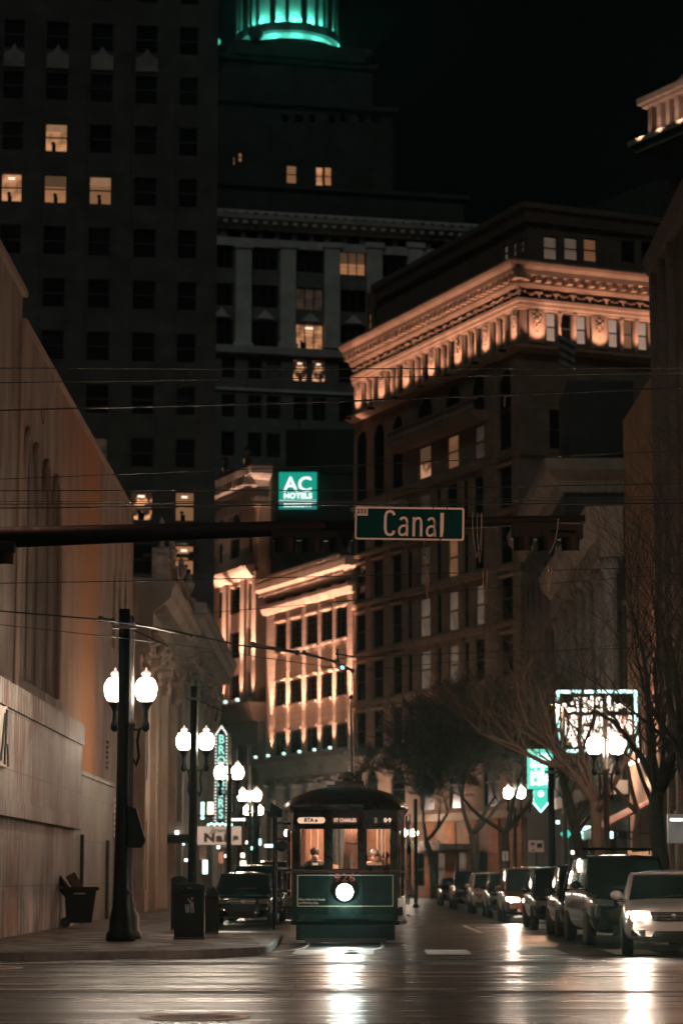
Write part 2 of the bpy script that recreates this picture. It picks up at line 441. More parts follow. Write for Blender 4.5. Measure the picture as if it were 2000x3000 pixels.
# left pavement: bulges out beside the streetcar, steps back behind it
def arc(cx, cy, r, a0, a1, n=8): return [(cx+r*math.cos(R(a0+(a1-a0)*k/n)), cy+r*math.sin(R(a0+(a1-a0)*k/n))) for k in range(n+1)]
lp = [(-60,43.4),(-5.6,43.4)] + arc(-5.6, 47.6, 4.2, -90, 0, 10) + [(-1.4,56.5)] + arc(-2.9,56.5,1.5,0,90,5) + [(-3.9,59.5),(-3.9,205)]
def pavement(name, path, back, z=.15):
    mb = MB(); poly = path + back; mb.add([(p[0],p[1],z) for p in poly], [tuple(range(len(poly)))]); o = struct(mb.build(name, M['slabtop']))
    return o
pavement('pavement', lp, [(-60,205)])
k = MB(); k.sweep([(0,-.05),(.012,.13),(0,.155),(-.16,.156),(-.16,-.05)], lp); struct(k.build('kerb', M['kerb']))
rp_ = [(7.4,205),(7.4,49.5)] + arc(10.4,49.5,3.0,180,270,8) + [(60,46.5)]
pavement('pavement', rp_, [(60,205)])
k = MB(); k.sweep([(0,-.05),(.012,.13),(0,.155),(-.16,.156),(-.16,-.05)], rp_); struct(k.build('kerb', M['kerb']))
# paint on the road
def flat(name, quads, mat, z=.004):
    mb = MB()
    for q in quads: mb.add([(p[0],p[1],z) for p in q], [tuple(range(len(q)))])
    return struct(mb.build(name, mat))
cw = []
for a, w_ in ((-3.35,1.5),(-.95,1.25),(.05,.55),(1.62,.85),(3.4,.9),(5.2,.9),(7.0,.9)):
    cw.append([(a,46.6),(a+w_,46.6),(a+w_+.05,49.6),(a+.05,49.6)])
flat('crosswalk_marking', cw, M['paint_white'])
flat('road_marking', [[(3.62,64.5),(3.74,64.5),(3.74,74),(3.62,74)], [(3.9,70.5),(6.9,70.5),(6.9,71.6),(3.9,71.6)],[(3.9,66.5),(6.6,66.5),(6.6,67.1),(3.9,67.1)]], M['paint_white'])
flat('road_patch', [[(-60,41.2),(60,41.0),(60,42.3),(-60,42.6)],[(-60,31.2),(60,31.1),(60,31.7),(-60,31.8)]], pm('patch', (.02,.019,.018), (.035,.03,.028), 1.5, .5, .75, bump=.5, bscale=30))
jm = pm('joint_tar', (.006,.006,.006), None, 1, .55)
for i, (y, w_, sl) in enumerate(((30.35,.07,.0),(36.05,.05,.01),(40.35,.09,-.012),(33.6,.03,.0),(28.7,.02,.02))):
    flat('joint_line', [[(-40,y-sl*40),(40,y+sl*40),(40,y+sl*40+w_),(-40,y-sl*40+w_)]], jm, .008)
flat('joint_line', [[(-.63,30.4),(-.60,30.4),(-.60,36.05),(-.63,36.05)]], jm, .008)
# tram rails along the cross street and up the street
for y, x0, x1 in ((32.2,-30,1.5),(33.72,-30,.3),(36.3,-30,14),(37.8,-3.2,14)):
    mb = MB(); mb.box(x0, x1, y-.035, y+.035, -.02, .009); struct(mb.build('rail', M['rail']))
def rail_curve(off):
    pts = [(.08+off,120),(.08+off,52)] 
    r = 12.5-off*0 
    for k in range(1, 13):
        a = R(90*k/12*.8); pts.append((.08+off-(r-off)*(1-math.cos(a)), 52-(r-off)*math.sin(a)))
    mb = MB(); prof = [(-.033,-.02),(-.033,.0085),(.033,.0085),(.033,-.02)]
    mb.sweep(prof, pts); return struct(mb.build('rail', M['rail']))
for off in (-.8, .8): rail_curve(off)

def manhole(x, y, r, label):
    t = thing('manhole_cover', label, 'manhole cover', (x,y,0), 0, 'manhole covers in the road')
    mb = MB(); mb.lathe([(r*.84,.004),(r*.84,.012),(r,.014),(r*1.01,.002)], 40); mb.build('rim', M['man_rim_glint'], t, smooth=False)
    mb = MB(); mb.lathe([(0,.009),(r*.83,.009),(r*.83,.003)], 40)
    for i in range(-7, 8):
        for j in range(-7, 8):
            px, py = i*r*.11, j*r*.11
            if px*px+py*py < (r*.74)**2 and (i+j) % 2 == 0: mb.box(px-.028, px+.028, py-.028, py+.028, .009, .016)
    mb.lathe([(r*.36,.009),(r*.37,.017),(r*.42,.017),(r*.43,.009)], 28)
    mb.build('lid', M['man_lid'], t)
M['man_rim_glint'] = pm('man_rim_glint', (.85,.76,.68), (.7,.6,.52), 6, .5, metal=0)  # pale rim colour paints in the light glinting off the iron
M['man_lid'] = pm('man_lid', (.5,.44,.39), (.12,.10,.09), 5, .5, bump=.4)
manhole(-1.53, 25.75, .57, 'round iron manhole cover with studded lid nearest the bottom of the street')
manhole(-5.75, 39.6, .62, 'manhole cover cut off by the left edge, before the kerb')

# ================================================================== left side of the street
LX = -7.8
def left_frame(y0): return frame_matrix((LX, y0, 0), (0, 1))
def left_root(name, label, cat, y0, x=LX): return thing(name, label, cat, (x, y0, 0), R(90))
# --- stucco church with pointed windows
M['stucco'] = None
def stucco_material():
    m, nt, N, L, B = nodes('stucco'); B.inputs['Roughness'].default_value = .88
    tc = N.new('ShaderNodeTexCoord'); sp = N.new('ShaderNodeSeparateXYZ'); L.new(tc.outputs['Object'], sp.inputs[0])
    def noise(scale, st):
        mp = N.new('ShaderNodeMapping'); mp.inputs['Scale'].default_value = st; L.new(tc.outputs['Object'], mp.inputs['Vector'])
        n = N.new('ShaderNodeTexNoise'); n.inputs['Scale'].default_value = scale; n.inputs['Detail'].default_value = 6; L.new(mp.outputs[0], n.inputs['Vector']); return n.outputs['Fac']
    n1 = noise(1.2, (1.2,1,.16)); n2 = noise(.9,(1,1,.35))
    mx = N.new('ShaderNodeMix'); mx.data_type='RGBA'; mx.inputs['A'].default_value = (.38,.315,.275,1); mx.inputs['B'].default_value = (.17,.135,.115,1)
    rq = N.new('ShaderNodeMapRange'); rq.inputs['From Min'].default_value = .36; rq.inputs['From Max'].default_value = .68; L.new(n2, rq.inputs['Value']); L.new(rq.outputs[0], mx.inputs['Factor'])
    # orange-brown vertical band along the wall with ragged edges
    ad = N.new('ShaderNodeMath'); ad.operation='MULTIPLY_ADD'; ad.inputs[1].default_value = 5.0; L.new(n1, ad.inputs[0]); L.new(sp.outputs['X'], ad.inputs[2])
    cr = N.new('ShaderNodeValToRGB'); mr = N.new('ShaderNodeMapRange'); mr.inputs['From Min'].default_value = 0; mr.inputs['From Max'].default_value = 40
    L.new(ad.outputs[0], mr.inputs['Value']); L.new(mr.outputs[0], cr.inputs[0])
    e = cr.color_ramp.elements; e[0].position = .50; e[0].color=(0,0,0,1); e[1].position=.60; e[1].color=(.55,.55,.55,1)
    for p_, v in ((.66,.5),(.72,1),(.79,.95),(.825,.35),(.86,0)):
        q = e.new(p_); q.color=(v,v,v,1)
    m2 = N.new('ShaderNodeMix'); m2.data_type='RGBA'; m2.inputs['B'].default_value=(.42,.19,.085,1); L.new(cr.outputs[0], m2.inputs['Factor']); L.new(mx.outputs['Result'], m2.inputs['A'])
    L.new(m2.outputs['Result'], B.inputs['Base Color'])
    bp = N.new('ShaderNodeBump'); bp.inputs['Strength'].default_value=.25; bp.inputs['Distance'].default_value=.02; L.new(noise(14,(1,1,1)), bp.inputs['Height']); L.new(bp.outputs[0], B.inputs['Normal'])
    return m
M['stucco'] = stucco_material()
def streak_wall(name, ca, cb, cc):
    """stone washed by rain: fine vertical run-off, broad blotches, block joints"""
    m, nt, N, L, B = nodes(name); B.inputs['Roughness'].default_value = .62
    tc = N.new('ShaderNodeTexCoord')
    def noise(scale, st, det):
        mp = N.new('ShaderNodeMapping'); mp.inputs['Scale'].default_value = st; L.new(tc.outputs['Object'], mp.inputs['Vector'])
        n = N.new('ShaderNodeTexNoise'); n.inputs['Scale'].default_value = scale; n.inputs['Detail'].default_value = det; n.inputs['Roughness'].default_value = .72; n.inputs['Distortion'].default_value = .4
        L.new(mp.outputs[0], n.inputs['Vector']); return n.outputs['Fac']
    def rng(v, a, b, c=0, d=1):
        r = N.new('ShaderNodeMapRange'); r.inputs['From Min'].default_value = a; r.inputs['From Max'].default_value = b; r.inputs['To Min'].default_value = c; r.inputs['To Max'].default_value = d
        L.new(v, r.inputs['Value']); return r.outputs[0]
    def mix(f, a, b):
        x = N.new('ShaderNodeMix'); x.data_type = 'RGBA'; L.new(f, x.inputs['Factor'])
        for k, c in (('A',a),('B',b)):
            if isinstance(c, tuple): x.inputs[k].default_value = (*c,1)
            else: L.new(c, x.inputs[k])
        return x.outputs['Result']
    run = noise(5.5, (1,1,.05), 9); blot = noise(.45, (1,1,.9), 9); fine = noise(7, (1,1,.5), 6)
    ad = N.new('ShaderNodeMath'); ad.operation = 'MULTIPLY'; L.new(rng(run, .44, .53), ad.inputs[0]); L.new(rng(blot, .36, .58, .25, 1), ad.inputs[1])
    c = mix(ad.outputs[0], ca, cb); c = mix(rng(blot, .50, .62, 0, .85), c, cc); c = mix(rng(fine, .3, .7, 0, .35), c, cb)
    bk = N.new('ShaderNodeTexBrick'); bk.offset = 0; bk.inputs['Scale'].default_value = 1; bk.inputs['Brick Width'].default_value = 1.9; bk.inputs['Row Height'].default_value = 1.25; bk.inputs['Mortar Size'].default_value = .012
    bk.inputs['Color1'].default_value = (1,1,1,1); bk.inputs['Color2'].default_value = (.78,.78,.78,1); bk.inputs['Mortar'].default_value = (.35,.35,.35,1)
    sp = N.new('ShaderNodeSeparateXYZ'); cb_ = N.new('ShaderNodeCombineXYZ'); L.new(tc.outputs['Object'], sp.inputs[0]); L.new(sp.outputs['X'], cb_.inputs['X']); L.new(sp.outputs['Z'], cb_.inputs['Y']); L.new(cb_.outputs[0], bk.inputs['Vector'])
    mm = N.new('ShaderNodeMix'); mm.data_type = 'RGBA'; mm.blend_type = 'MULTIPLY'; mm.inputs['Factor'].default_value = 1; L.new(c, mm.inputs['A']); L.new(bk.outputs['Color'], mm.inputs['B']); L.new(mm.outputs['Result'], B.inputs['Base Color'])
    bp = N.new('ShaderNodeBump'); bp.inputs['Strength'].default_value = .5; bp.inputs['Distance'].default_value = .02; L.new(fine, bp.inputs['Height']); L.new(bp.outputs[0], B.inputs['Normal'])
    return m
M['marble'] = streak_wall('marble', (.60,.52,.47), (.045,.033,.028), (.26,.10,.055))
M['concrete_wall'] = streak_wall('concrete_wall', (.36,.33,.29), (.15,.13,.115), (.25,.19,.14))
CY0 = 47.0
M['louvre_pane'] = pm('louvre_pane', (.07,.056,.047), (.035,.028,.024), 2, .7, bump=.6, bscale=3, stretch=(1,1,8))
M['stucco_trim'] = pm('stucco_trim', (.34,.28,.24), (.26,.21,.18), 2, .8)
ch = left_root('church', 'pale stucco church wall with pointed lancet windows and an orange-brown streak, left of the street', 'church', CY0)
W1 = 90.0-CY0
def sx(px, py): return hit(px, py, (LX, CY0), (0,1))
ops = []
for px0, px1, yt, yb in ((70,86,1250,2010),(91,112,1293,2010),(122,144,1340,2010),(151,173,1385,2010)):
    a, zt = sx(px0, yt); b, _ = sx(px1, yt); zb = 6.15
    ops.append((a, b, zb, zt-.1, 'lancet'))
ops.append((3.2, 8.95, 5.9, 13.0, 'lancet'))                                     # big window at the picture's edge
for px0, px1 in ((331,340),(348,356),(366,372)):
    a, zt = sx(px0, 1655); b, _ = sx(px1, 1700); ops.append((a, b, 9.2, zt-(a-25)*0, 'lancet'))
ops = [(o[0], o[1], o[2], min(o[3], 14.2), o[4]) for o in ops]
mb = MB(); facade(mb, I4, W1, 14.9, ops, .45); shell(mb, W1, 18, 14.9)
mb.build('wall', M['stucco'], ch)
for i, o in enumerate(ops):
    w = window(ch, I4, o, .45, 'sg' if i != 4 else 'tg', 'louvre_pane' if i < 4 else 'pane_black', 'stucco_trim')
mb = MB()
for o in ops[:4]:                                                                 # hood moulds and sills
    pts = arch_pts(o[0]-.12, o[1]+.12, o[2], o[3]+.14, 'lancet', 10)
    mb.tube([(o[0]-.12,-.06,o[2]+.1)]+[(p[0],-.06,p[1]) for p in pts]+[(o[1]+.12,-.06,o[2]+.1)], .07, 6)
    mb.box(o[0]-.25,o[1]+.25,-.24,-.002,o[2]-.3,o[2]-.03)
for x in (20.35, 31.5): pass
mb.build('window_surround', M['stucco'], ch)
mb = MB(); mb.box(0,10.9,-.12,.45,15.52,15.68); mb.box(10.9,W1,-.1,.4,14.9,15.0); mb.build('coping', M['stone_plain'], ch)
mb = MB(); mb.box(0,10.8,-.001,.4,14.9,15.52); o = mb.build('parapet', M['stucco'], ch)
mb = MB(); mb.tube([(10.4,-.09,4.4),(10.4,-.09,14.8)], .06, 8); mb.build('drainpipe', M['stone_plain'], ch)
# marble-faced lower storey
mb = MB(); mb.box(0, 20.3, -.45, -.005, .15, 3.25); mb.box(0, 20.3, -.62, -.453, 2.75, 5.05); mb.box(0,20.3,-.45,-.005,3.25,5.6)
mb.box(0,20.3,-.68,-.455,5.06,5.62); mb.box(0,20.3,-.66,-.625,2.75,3.1)
mb.build('marble_facing', M['marble'], ch)
mb = MB(); mb.box(20.31, 32.5, -.36, -.006, .15, 4.34); mb.box(20.31, 32.55, -.42, -.007, 4.342, 4.46); mb.build('lower_wall', M['concrete_wall'], ch)
mb = MB(); mb.box(33.2, 36.2, -.02, .3, .2, 3.3); mb.build('door', M['frame_dark'], ch)
mb = MB(); mb.box(32.9, 33.2, -.12, .0, .15, 3.6); mb.box(36.2,36.5,-.12,0,.15,3.6); mb.box(32.9,36.5,-.12,0,3.602,4.0); mb.build('door_surround', M['stone_plain'], ch)
for x, z1 in ((22.6,2.65),(30.2,2.6)):
    mb = MB(); mb.tube([(x,-.42,.15),(x,-.42,z1)], .055, 8); mb.build('conduit', M['dark_metal'], ch)
mb = MB()
for k in range(7): mb.box(32.1,32.3,-.45,-.425,2.75+k*.19,2.86+k*.19)
mb.build('number_plate', M['sign_white'], ch)
mb = MB()
for k in range(6): mb.box(33.6,33.8,-.05,-.006,5.0+k*.17,5.09+k*.17)
mb.build('vent', M['black_metal'], ch)
sg = thing('wall_sign', 'white panel with black strokes fixed to the marble, cut off by the left edge', 'sign', (LX+.66, 50.25, 3.75), R(90))
mb = MB(); mb.prism([(-1.5,0),(1.6,0),(1.25,.62),(1.2,1.3),(.6,1.25),(-1.5,1.3)], -.05, 0, 'y'); mb.build('panel', M['sign_white'], sg)
mb = MB(); mb.prism([(.75,.05),(.95,.05),(1.15,1.2),(.95,1.22)], -.075, -.055, 'y'); mb.prism([(.2,.1),(.35,.1),(.9,1.1),(.7,1.12)], -.072, -.056, 'y'); mb.prism([(1.3,.02),(1.5,.02),(1.3,.5),(1.2,.5)], -.07, -.056, 'y'); mb.build('lettering', M['black_metal'], sg)

# --- ornate theatre-like buildings further along
def urn(mb, x, y, z, s=1):
    mb.lathe([(.12*s,z),(.16*s,z+.06*s),(.06*s,z+.16*s),(.2*s,z+.45*s),(.24*s,z+.62*s),(.1*s,z+.74*s),(.13*s,z+.82*s),(.03*s,z+1.05*s),(0,z+1.12*s)], 10, (x,y,0))
def ornament(mb, x0, x1, y, z0, z1, n, s=.14, rnd=None):
    rnd = rnd or random.Random(3)
    for k in range(n):
        mb.ball((rnd.uniform(x0,x1), y - rnd.uniform(0,.12), rnd.uniform(z0,z1)), s*rnd.uniform(.5,1.1), 6, 4)
def ornate(y0, L, H, label, pil, seed, balustrade=True, mat='stone_plain', proj=0.0):
    t = left_root('ornate_building', label, 'building', y0, LX+proj)
    rnd = random.Random(seed); ops = []
    bay = L/pil
    for i in range(pil):
        c = bay*(i+.5); hw = bay*.26
        ops.append((c-hw, c+hw, .6, 3.6)); ops.append((c-hw, c+hw, 5.2, H-3.2, 'arch'))
    mb = MB(); facade(mb, I4, L, H, ops, .6); shell(mb, L, 16, H); mb.build('wall', M[mat], t)
    for i, o in enumerate(ops): window(t, I4, o, .6, 'tg', rnd.choice(['pane_black','pane_black','pane_dim']) if i % 2 else rnd.choice(['pane_black','pane_dim','pane_warm']))
    for i in range(pil+1):                                                        # fluted pilasters with capitals
        x = min(max(bay*i, .35), L-.35); mb = MB(); mb.box(x-.35,x+.35,-.3,-.003,.15,1.0)
        for k in range(4): mb.box(x-.28+k*.16, x-.18+k*.16, -.26, -.15, 1.002, H-3.6)
        mb.box(x-.28,x+.3,-.16,-.004,1.001,H-3.6); mb.box(x-.42,x+.42,-.42,-.005,H-2.85,H-2.6)
        ornament(mb, x-.3, x+.3, -.2, H-3.55, H-2.9, 14, .15, rnd)
        mb.build('pilaster', M[mat], t, smooth=False)
    mb = MB(); mb.sweep([(-.05,H-2.59),(.35,H-2.59),(.35,H-1.9),(.5,H-1.8),(.5,H-1.3),(.75,H-1.1),(1.15,H-.75),(1.2,H-.45),(1.3,H-.3),(1.3,H-.1),(-.05,H-.02)], [(-.02,0),(L+.02,0)])
    k = .3
    while k < L: mb.box(k,k+.2,-.95,-.3,H-1.35,H-1.0); k += .55
    mb.build('cornice', M['stone_gray'], t)
    mb = MB(); ornament(mb, .3, L-.3, -.42, H-2.5, H-1.95, int(L*5), .17, rnd); mb.build('frieze_pattern', M['ornate'], t)
    if balustrade:
        mb = MB(); mb.box(0,L,-.9,-.6,H-.09,H+.12); mb.box(0,L,-.9,-.62,H+.95,H+1.1)
        k = .3
        while k < L:
            mb.lathe([(.05,H+.121),(.1,H+.35),(.05,H+.6),(.08,H+.949)], 6, (k,-.75,0)); k += .34
        mb.build('balustrade', M['stone_gray'], t)
        for i in range(pil+1):
            x = min(max(bay*i, .4), L-.4); mb = MB(); mb.box(x-.3,x+.3,-1.03,-.42,H-.08,H+1.15); urn(mb, x, -.75, H+1.151, 1.1); mb.build('urn', M['ornate'], t)
    return t
ornate(90.3, 17.5, 12.6, 'pale ornate building with urns on a balustrade, just past the church', 3, 5, True, 'stone_plain', .25)
ornate(112.0, 33, 14.2, 'darker ornate building with deep cornice, behind the second street lamp', 6, 9, False, 'stone_gray', .2)
t = left_root('brick_building', 'narrow brown brick building squeezed between the two ornate ones', 'building', 107.9)
mb = MB(); facade(mb, I4, 4.0, 10.5, [(1.2,2.8,1,3.4),(1.2,2.8,5,8)], .3); shell(mb, 4, 12, 10.5); mb.build('wall', M['brick_brown'], t)
window(t, I4, (1.2,2.8,1,3.4)); window(t, I4, (1.2,2.8,5,8))
t = left_root('shop_building', 'low lit shop building at the far end of the left side', 'building', 145.3)
ops = [(1+i*5.2, 4.8+i*5.2, .5, 3.4) for i in range(5)]
mb = MB(); facade(mb, I4, 28, 9.5, ops+[(1.6+i*5.2, 4.2+i*5.2, 5, 7.6) for i in range(5)], .3); shell(mb, 28, 12, 9.5); mb.build('wall', M['stone_gray'], t)
for i, o in enumerate(ops): window(t, I4, o, .3, 'tg', 'pane_bright' if i % 2 else 'pane_pink')
for i in range(5): window(t, I4, (1.6+i*5.2, 4.2+i*5.2, 5, 7.6), .3, 's', 'pane_dim')

# ================================================================== dark high-rise, upper left
c_ = P(637, 500, 178); d_ = Vector((math.cos(R(7)), math.sin(R(7)))); W = 27.0
O = Vector((c_.x, 178)) - d_*W
hr = thing('tower_block', 'dark stone high-rise with a plain grid of windows, a few lit orange, upper left', 'building', (O.x, O.y, 0), R(7))
def h_(px, py): return hit(px, py, O, d_)
cols = [(h_(a, 740)[0], h_(b, 740)[0]) for a, b in ((-130,-68),(0,62),(127,193),(259,325),(391,457),(521,577))]
zt0 = h_(293, 216)[1]; zt8 = h_(293, 1436)[1]; dz = (zt0-zt8)/8; wh = 2.2
ops = []; lit = {}
LIT = {(1,1,):'pane_bright', (2,0):'pane_bright', (2,1):'pane_warm2', (2,2):'pane_warm', (8,3):'pane_half', (8,4):'pane_warm', (9,4):'pane_warm2', (7,2):'pane_dim'}
M['pane_warm2'] = em('pane_warm2', (.42,.19,.085), .9, (.30,.13,.058), .8)
M['pane_half'] = em('pane_half', (.9,.42,.2), 1, (.03,.015,.01), 1.1, contrast=(.42,.5))
for r_ in range(-2, 13):
    for ci, (a, b) in enumerate(cols):
        zt = zt0 - r_*dz; zb = zt - wh
        if r_ == -1 and ci == 4: zt += 0
        ops.append((round(a,3), round(b,3), round(zb,3), round(zt,3), 'rect', (r_, ci-1)))
Hh = 79
mb = MB(); facade(mb, I4, W, Hh, ops, .35); shell(mb, W, 22, Hh); mb.build('wall', M['stone_tower'], hr)
for o in ops:
    window(hr, I4, o, .35, 's', LIT.get(o[5], 'pane_black' if WR.random() < .8 else 'pane_murk'))
mb = MB(); zb = h_(400, 205)[1]
for ci, (a, b) in enumerate(cols[:-1]):                                           # corbelled spandrels of the string course
    mb = MB(); mb.prism([(a,zb-.15),(b,zb-.15),(b,zb+.9),(b-.5,zb+1.15),((a+b)/2,zb+1.7),(a+.5,zb+1.15),(a,zb+.9)], -.18, -.004, 'y'); mb.build('spandrel', M['stone_gray'], hr)
for i in range(len(cols)-1):
    b0 = cols[i][1]; a1 = cols[i+1][0]; mb = MB(); mb.box(b0+.25, a1-.25, -.14, -.006, 4, zb+2.5); mb.build('pier', M['stone_tower'], hr)
mb = MB(); mb.box(0, W+.3, -.35, -.004, 15.0, 15.35); mb.build('string_course', M['stone_gray'], hr)
for zz, x0 in ((h_(500,1592)[1], 395), (h_(500,1632)[1], 420)):
    s0, _ = h_(x0, 1600); s1, _ = h_(560, 1600)
    mb = MB(); mb.box(s0, s1, -1.1, -.4, zz-.12, zz+.12); mb.ball((s1,-.75,zz), .35, 8, 5); mb.build('flagpole_bracket', M['dark_metal'], hr)
mb = MB(); s0, z0 = h_(515, 1830); s1, z1 = h_(565, 1745); mb.box(s0, s1, -.5, -.01, z0, z1); mb.build('louvre', M['black_metal'], hr)

# ================================================================== central tower with teal lantern
ang = R(13); d_ = Vector((math.cos(ang), math.sin(ang))); p0 = P(610, 700, 255); O = Vector((p0.x, 255))
ct = thing('bank_tower', 'tall classical tower with giant pilasters and a teal lit lantern on top, centre', 'tower', (O.x, O.y, 0), ang)
def c2(px, py): return hit(px, py, O, d_)
W = c2(1362, 690)[0]; Hc = c2(650, 632)[1]
ops = []; tri = [(612,684),(736,815),(868,948),(996,1072),(1120,1190),(1240,1310)]
for a, b in tri:
    s0, s1 = c2(a,850)[0], c2(b,850)[0]
    for yt, yb in ((722,790),(835,900),(940,1015)): ops.append((s0, s1, c2(770,yb)[1], c2(770,yt)[1], 'rect', 't'))
for yt, yb in ((1047,1110),(1158,1225),(1268,1338),(1380,1450),(1490,1560)):
    for a, b in ((650,690),(727,768),(782,823),(860,901),(915,955),(993,1034)):
        ops.append((c2(a,1080)[0], c2(b,1080)[0], c2(770,yb)[1], c2(770,yt)[1], 'rect', 's'))
ops = [(round(o[0],3),round(o[1],3),round(o[2],3),round(o[3],3),o[4],o[5]) for o in ops]
mb = MB(); facade(mb, I4, W, Hc, ops, .5); shell(mb, W, 26, Hc); mb.build('wall', M['stone_bank'], ct)
rnd = random.Random(4)
special = {(3,0):'pane_half',(2,2):'pane_bright',(2,1):'pane_dim'}
for i, o in enumerate(ops):
    pane = 'pane_black'
    if i < 18:
        if (i//3, i%3) == (3,0): pane = 'pane_warm2'
        if (i//3, i%3) == (2,2): pane = 'pane_bright'
        if (i//3, i%3) == (2,1): pane = 'pane_dim'
    elif i in (20,): pane = 'pane_blind'
    elif i in (22,21): pane = 'pane_half'
    window(ct, I4, o, .5, 'sg' if o[5] == 's' else 'tg', pane)
for a in (712, 842, 971, 1095, 1215, 1335):
    x = c2(a, 850)[0]; zb, zt = c2(a, 1020)[1], c2(a, 712)[1]
    mb = MB(); mb.box(x-.85,x+.85,-.5,-.01,zb+.5,zt-.7); mb.box(x-1.05,x+1.05,-.7,-.012,zb-.1,zb+.48); mb.box(x-1.05,x+1.05,-.68,-.012,zt-.68,zt-.1); mb.build('pilaster', M['stone_pale'], ct)
mb = MB()
for a, b in tri[:4]:                                                              # pediments over the third row
    s0, s1 = c2(a+12,930)[0], c2(b-12,930)[0]; z_ = c2(770, 935)[1]
    mb.prism([(s0,z_),(s1,z_),((s0+s1)/2,z_+1.0)], -.3, -.01, 'y')
mb.build('pediment', M['stone_pale'], ct)
zc = [c2(770, y)[1] for y in (1040, 1020, 1148, 1140)]
mb = MB(); mb.sweep([(-.05,zc[0]),(.8,zc[0]),(1.0,zc[1]),(-.05,zc[1]+.05)], [(-.02,0),(W,0),(W,25)]); mb.sweep([(-.05,zc[2]),(.3,zc[2]),(.3,zc[3]),(-.05,zc[3])], [(-.02,0),(W,0),(W,25)])
mb.build('string_course', M['stone_pale'], ct)
mb = MB(); zz = Hc
mb.sweep([(-.05,zz-3.3),(.25,zz-3.3),(.3,zz-2.4),(-.05,zz-2.4)], [(-.02,0),(W,0),(W,25)])
mb.sweep([(-.05,zz-1.4),(.5,zz-1.4),(.6,zz-1.0),(1.5,zz-.5),(1.7,zz),(1.7,zz+.35),(-.05,zz+.4)], [(-.02,0),(W,0),(W,25)])
k = .3
while k < W: mb.box(k,k+.5,-1.3,-.4,zz-1.0,zz-.52); mb.box(k,k+.35,-1.85,-1.72,zz+.05,zz+.3); k += 1.1
mb.build('cornice', M['stone_pale'], ct)
mb = MB(); s = 2.2
while s < W: mb.box(s,s+1.3,-.06,-.004,zz-2.3,zz-1.5); s += 1.9
mb.build('frieze_opening', M['pane_black'], ct)
def tier(name, px0, px1, ytop, zbot, dy, depth, mat, row=None):
    off = dy
    s0, _ = hit(px0, ytop, (O.x-d_.y*off, O.y+d_.x*off), d_); s1, zt = hit(px1, ytop, (O.x-d_.y*off, O.y+d_.x*off), d_)
    mb = MB(); mb.box(s0, s1, off, off+depth, zbot, zt); mb.box(s0-.5,s1+.5,off-.5,off+depth+.4,zt,zt+.5)
    if row:
        k = s0+1.5
        while k < s1-1.5: mb.box(k,k+.25,off-.14,off-.003,zt-5.5,zt-.6); k += 2.2
    return mb.build(name, M[mat], ct), s0, s1, zt
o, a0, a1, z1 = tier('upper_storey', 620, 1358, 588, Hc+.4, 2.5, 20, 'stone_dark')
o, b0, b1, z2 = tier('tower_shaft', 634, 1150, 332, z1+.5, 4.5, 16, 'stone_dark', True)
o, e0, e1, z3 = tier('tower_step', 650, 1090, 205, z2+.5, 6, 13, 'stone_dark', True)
# lit windows of the shaft
Os = (O.x-d_.y*4.5, O.y+d_.x*4.5)
for a, b, yt, yb, pn in ((838,868,485,540,'pane_warm'),(924,945,490,546,'pane_bright'),(949,970,490,546,'pane_warm2'),(697,709,448,476,'pane_warm'),(682,688,460,486,'pane_warm')):
    s0, zt = hit(a, yt, Os, d_); s1, zb = hit(b, yb, Os, d_); fm, pa = window_mesh(s1-s0, zt-zb, 's')
    w = put('window', fm, ct, loc=((s0+s1)/2, 4.42, zb)); put('pane', pa, w, mat=M[pn])
mb = MB()
for a in (838,875,910,970,1008,1060,1098):
    s0, zt = hit(a-12, 335, Os, d_); s1, zb = hit(a+12, 358, Os, d_); mb = MB(); mb.box(s0,s1,4.40,4.47,zb,zt); mb.build('attic_opening', M['pane_black'], ct)
# lantern
cx, zl = hit(842, 190, (O.x-d_.y*12, O.y+d_.x*12), d_); zr = hit(842, 138, (O.x-d_.y*12, O.y+d_.x*12), d_)[1]
pe = hit(983, 60, (O.x-d_.y*12, O.y+d_.x*12), d_)[0]; rl = pe-cx
mb = MB(); mb.box(cx-rl*1.35, cx+rl*1.35, 12-rl*1.2, 12+rl*1.2, z3+.5, zl+.2); mb.lathe([(rl*1.25,zl+.2),(rl*1.2,zl+.8),(rl*.95,zl+.82)], 40, (cx,12,0)); mb.build('lantern_base', M['stone_dark'], ct)
M['lantern_stone'] = pm('lantern_stone', (.5,.5,.48), (.36,.36,.34), .8, .8)
mb = MB(); mb.lathe([(rl*.9,zl+.3),(rl*.92,zr+.2),(rl*.8,zr+.6),(rl*.72,zr+.8),(rl*.72,zr+16)], 40, (cx,12,0)); mb.build('lantern_core', M['lantern_stone'], ct, smooth=False)
mb = MB(); n = 20
for k in range(n):
    a = 2*math.pi*k/n+.1; x, y = cx+rl*math.cos(a), 12+rl*math.sin(a)
    mb.tube([(x,y,zr+.3),(x,y,zr+16)], .24, 6)
    if k % 2: mb.tube([(cx+rl*1.02*math.cos(a+.06),12+rl*1.02*math.sin(a+.06),zr+.3),(cx+rl*1.02*math.cos(a+.06),12+rl*1.02*math.sin(a+.06),zr+16)], .2, 6)
mb.lathe([(rl*.8,zr-.1),(rl*1.06,zr-.1),(rl*1.06,zr+.9),(rl*.8,zr+.9)], 40, (cx,12,0))
mb.build('lantern_column', M['dark_metal'], ct)
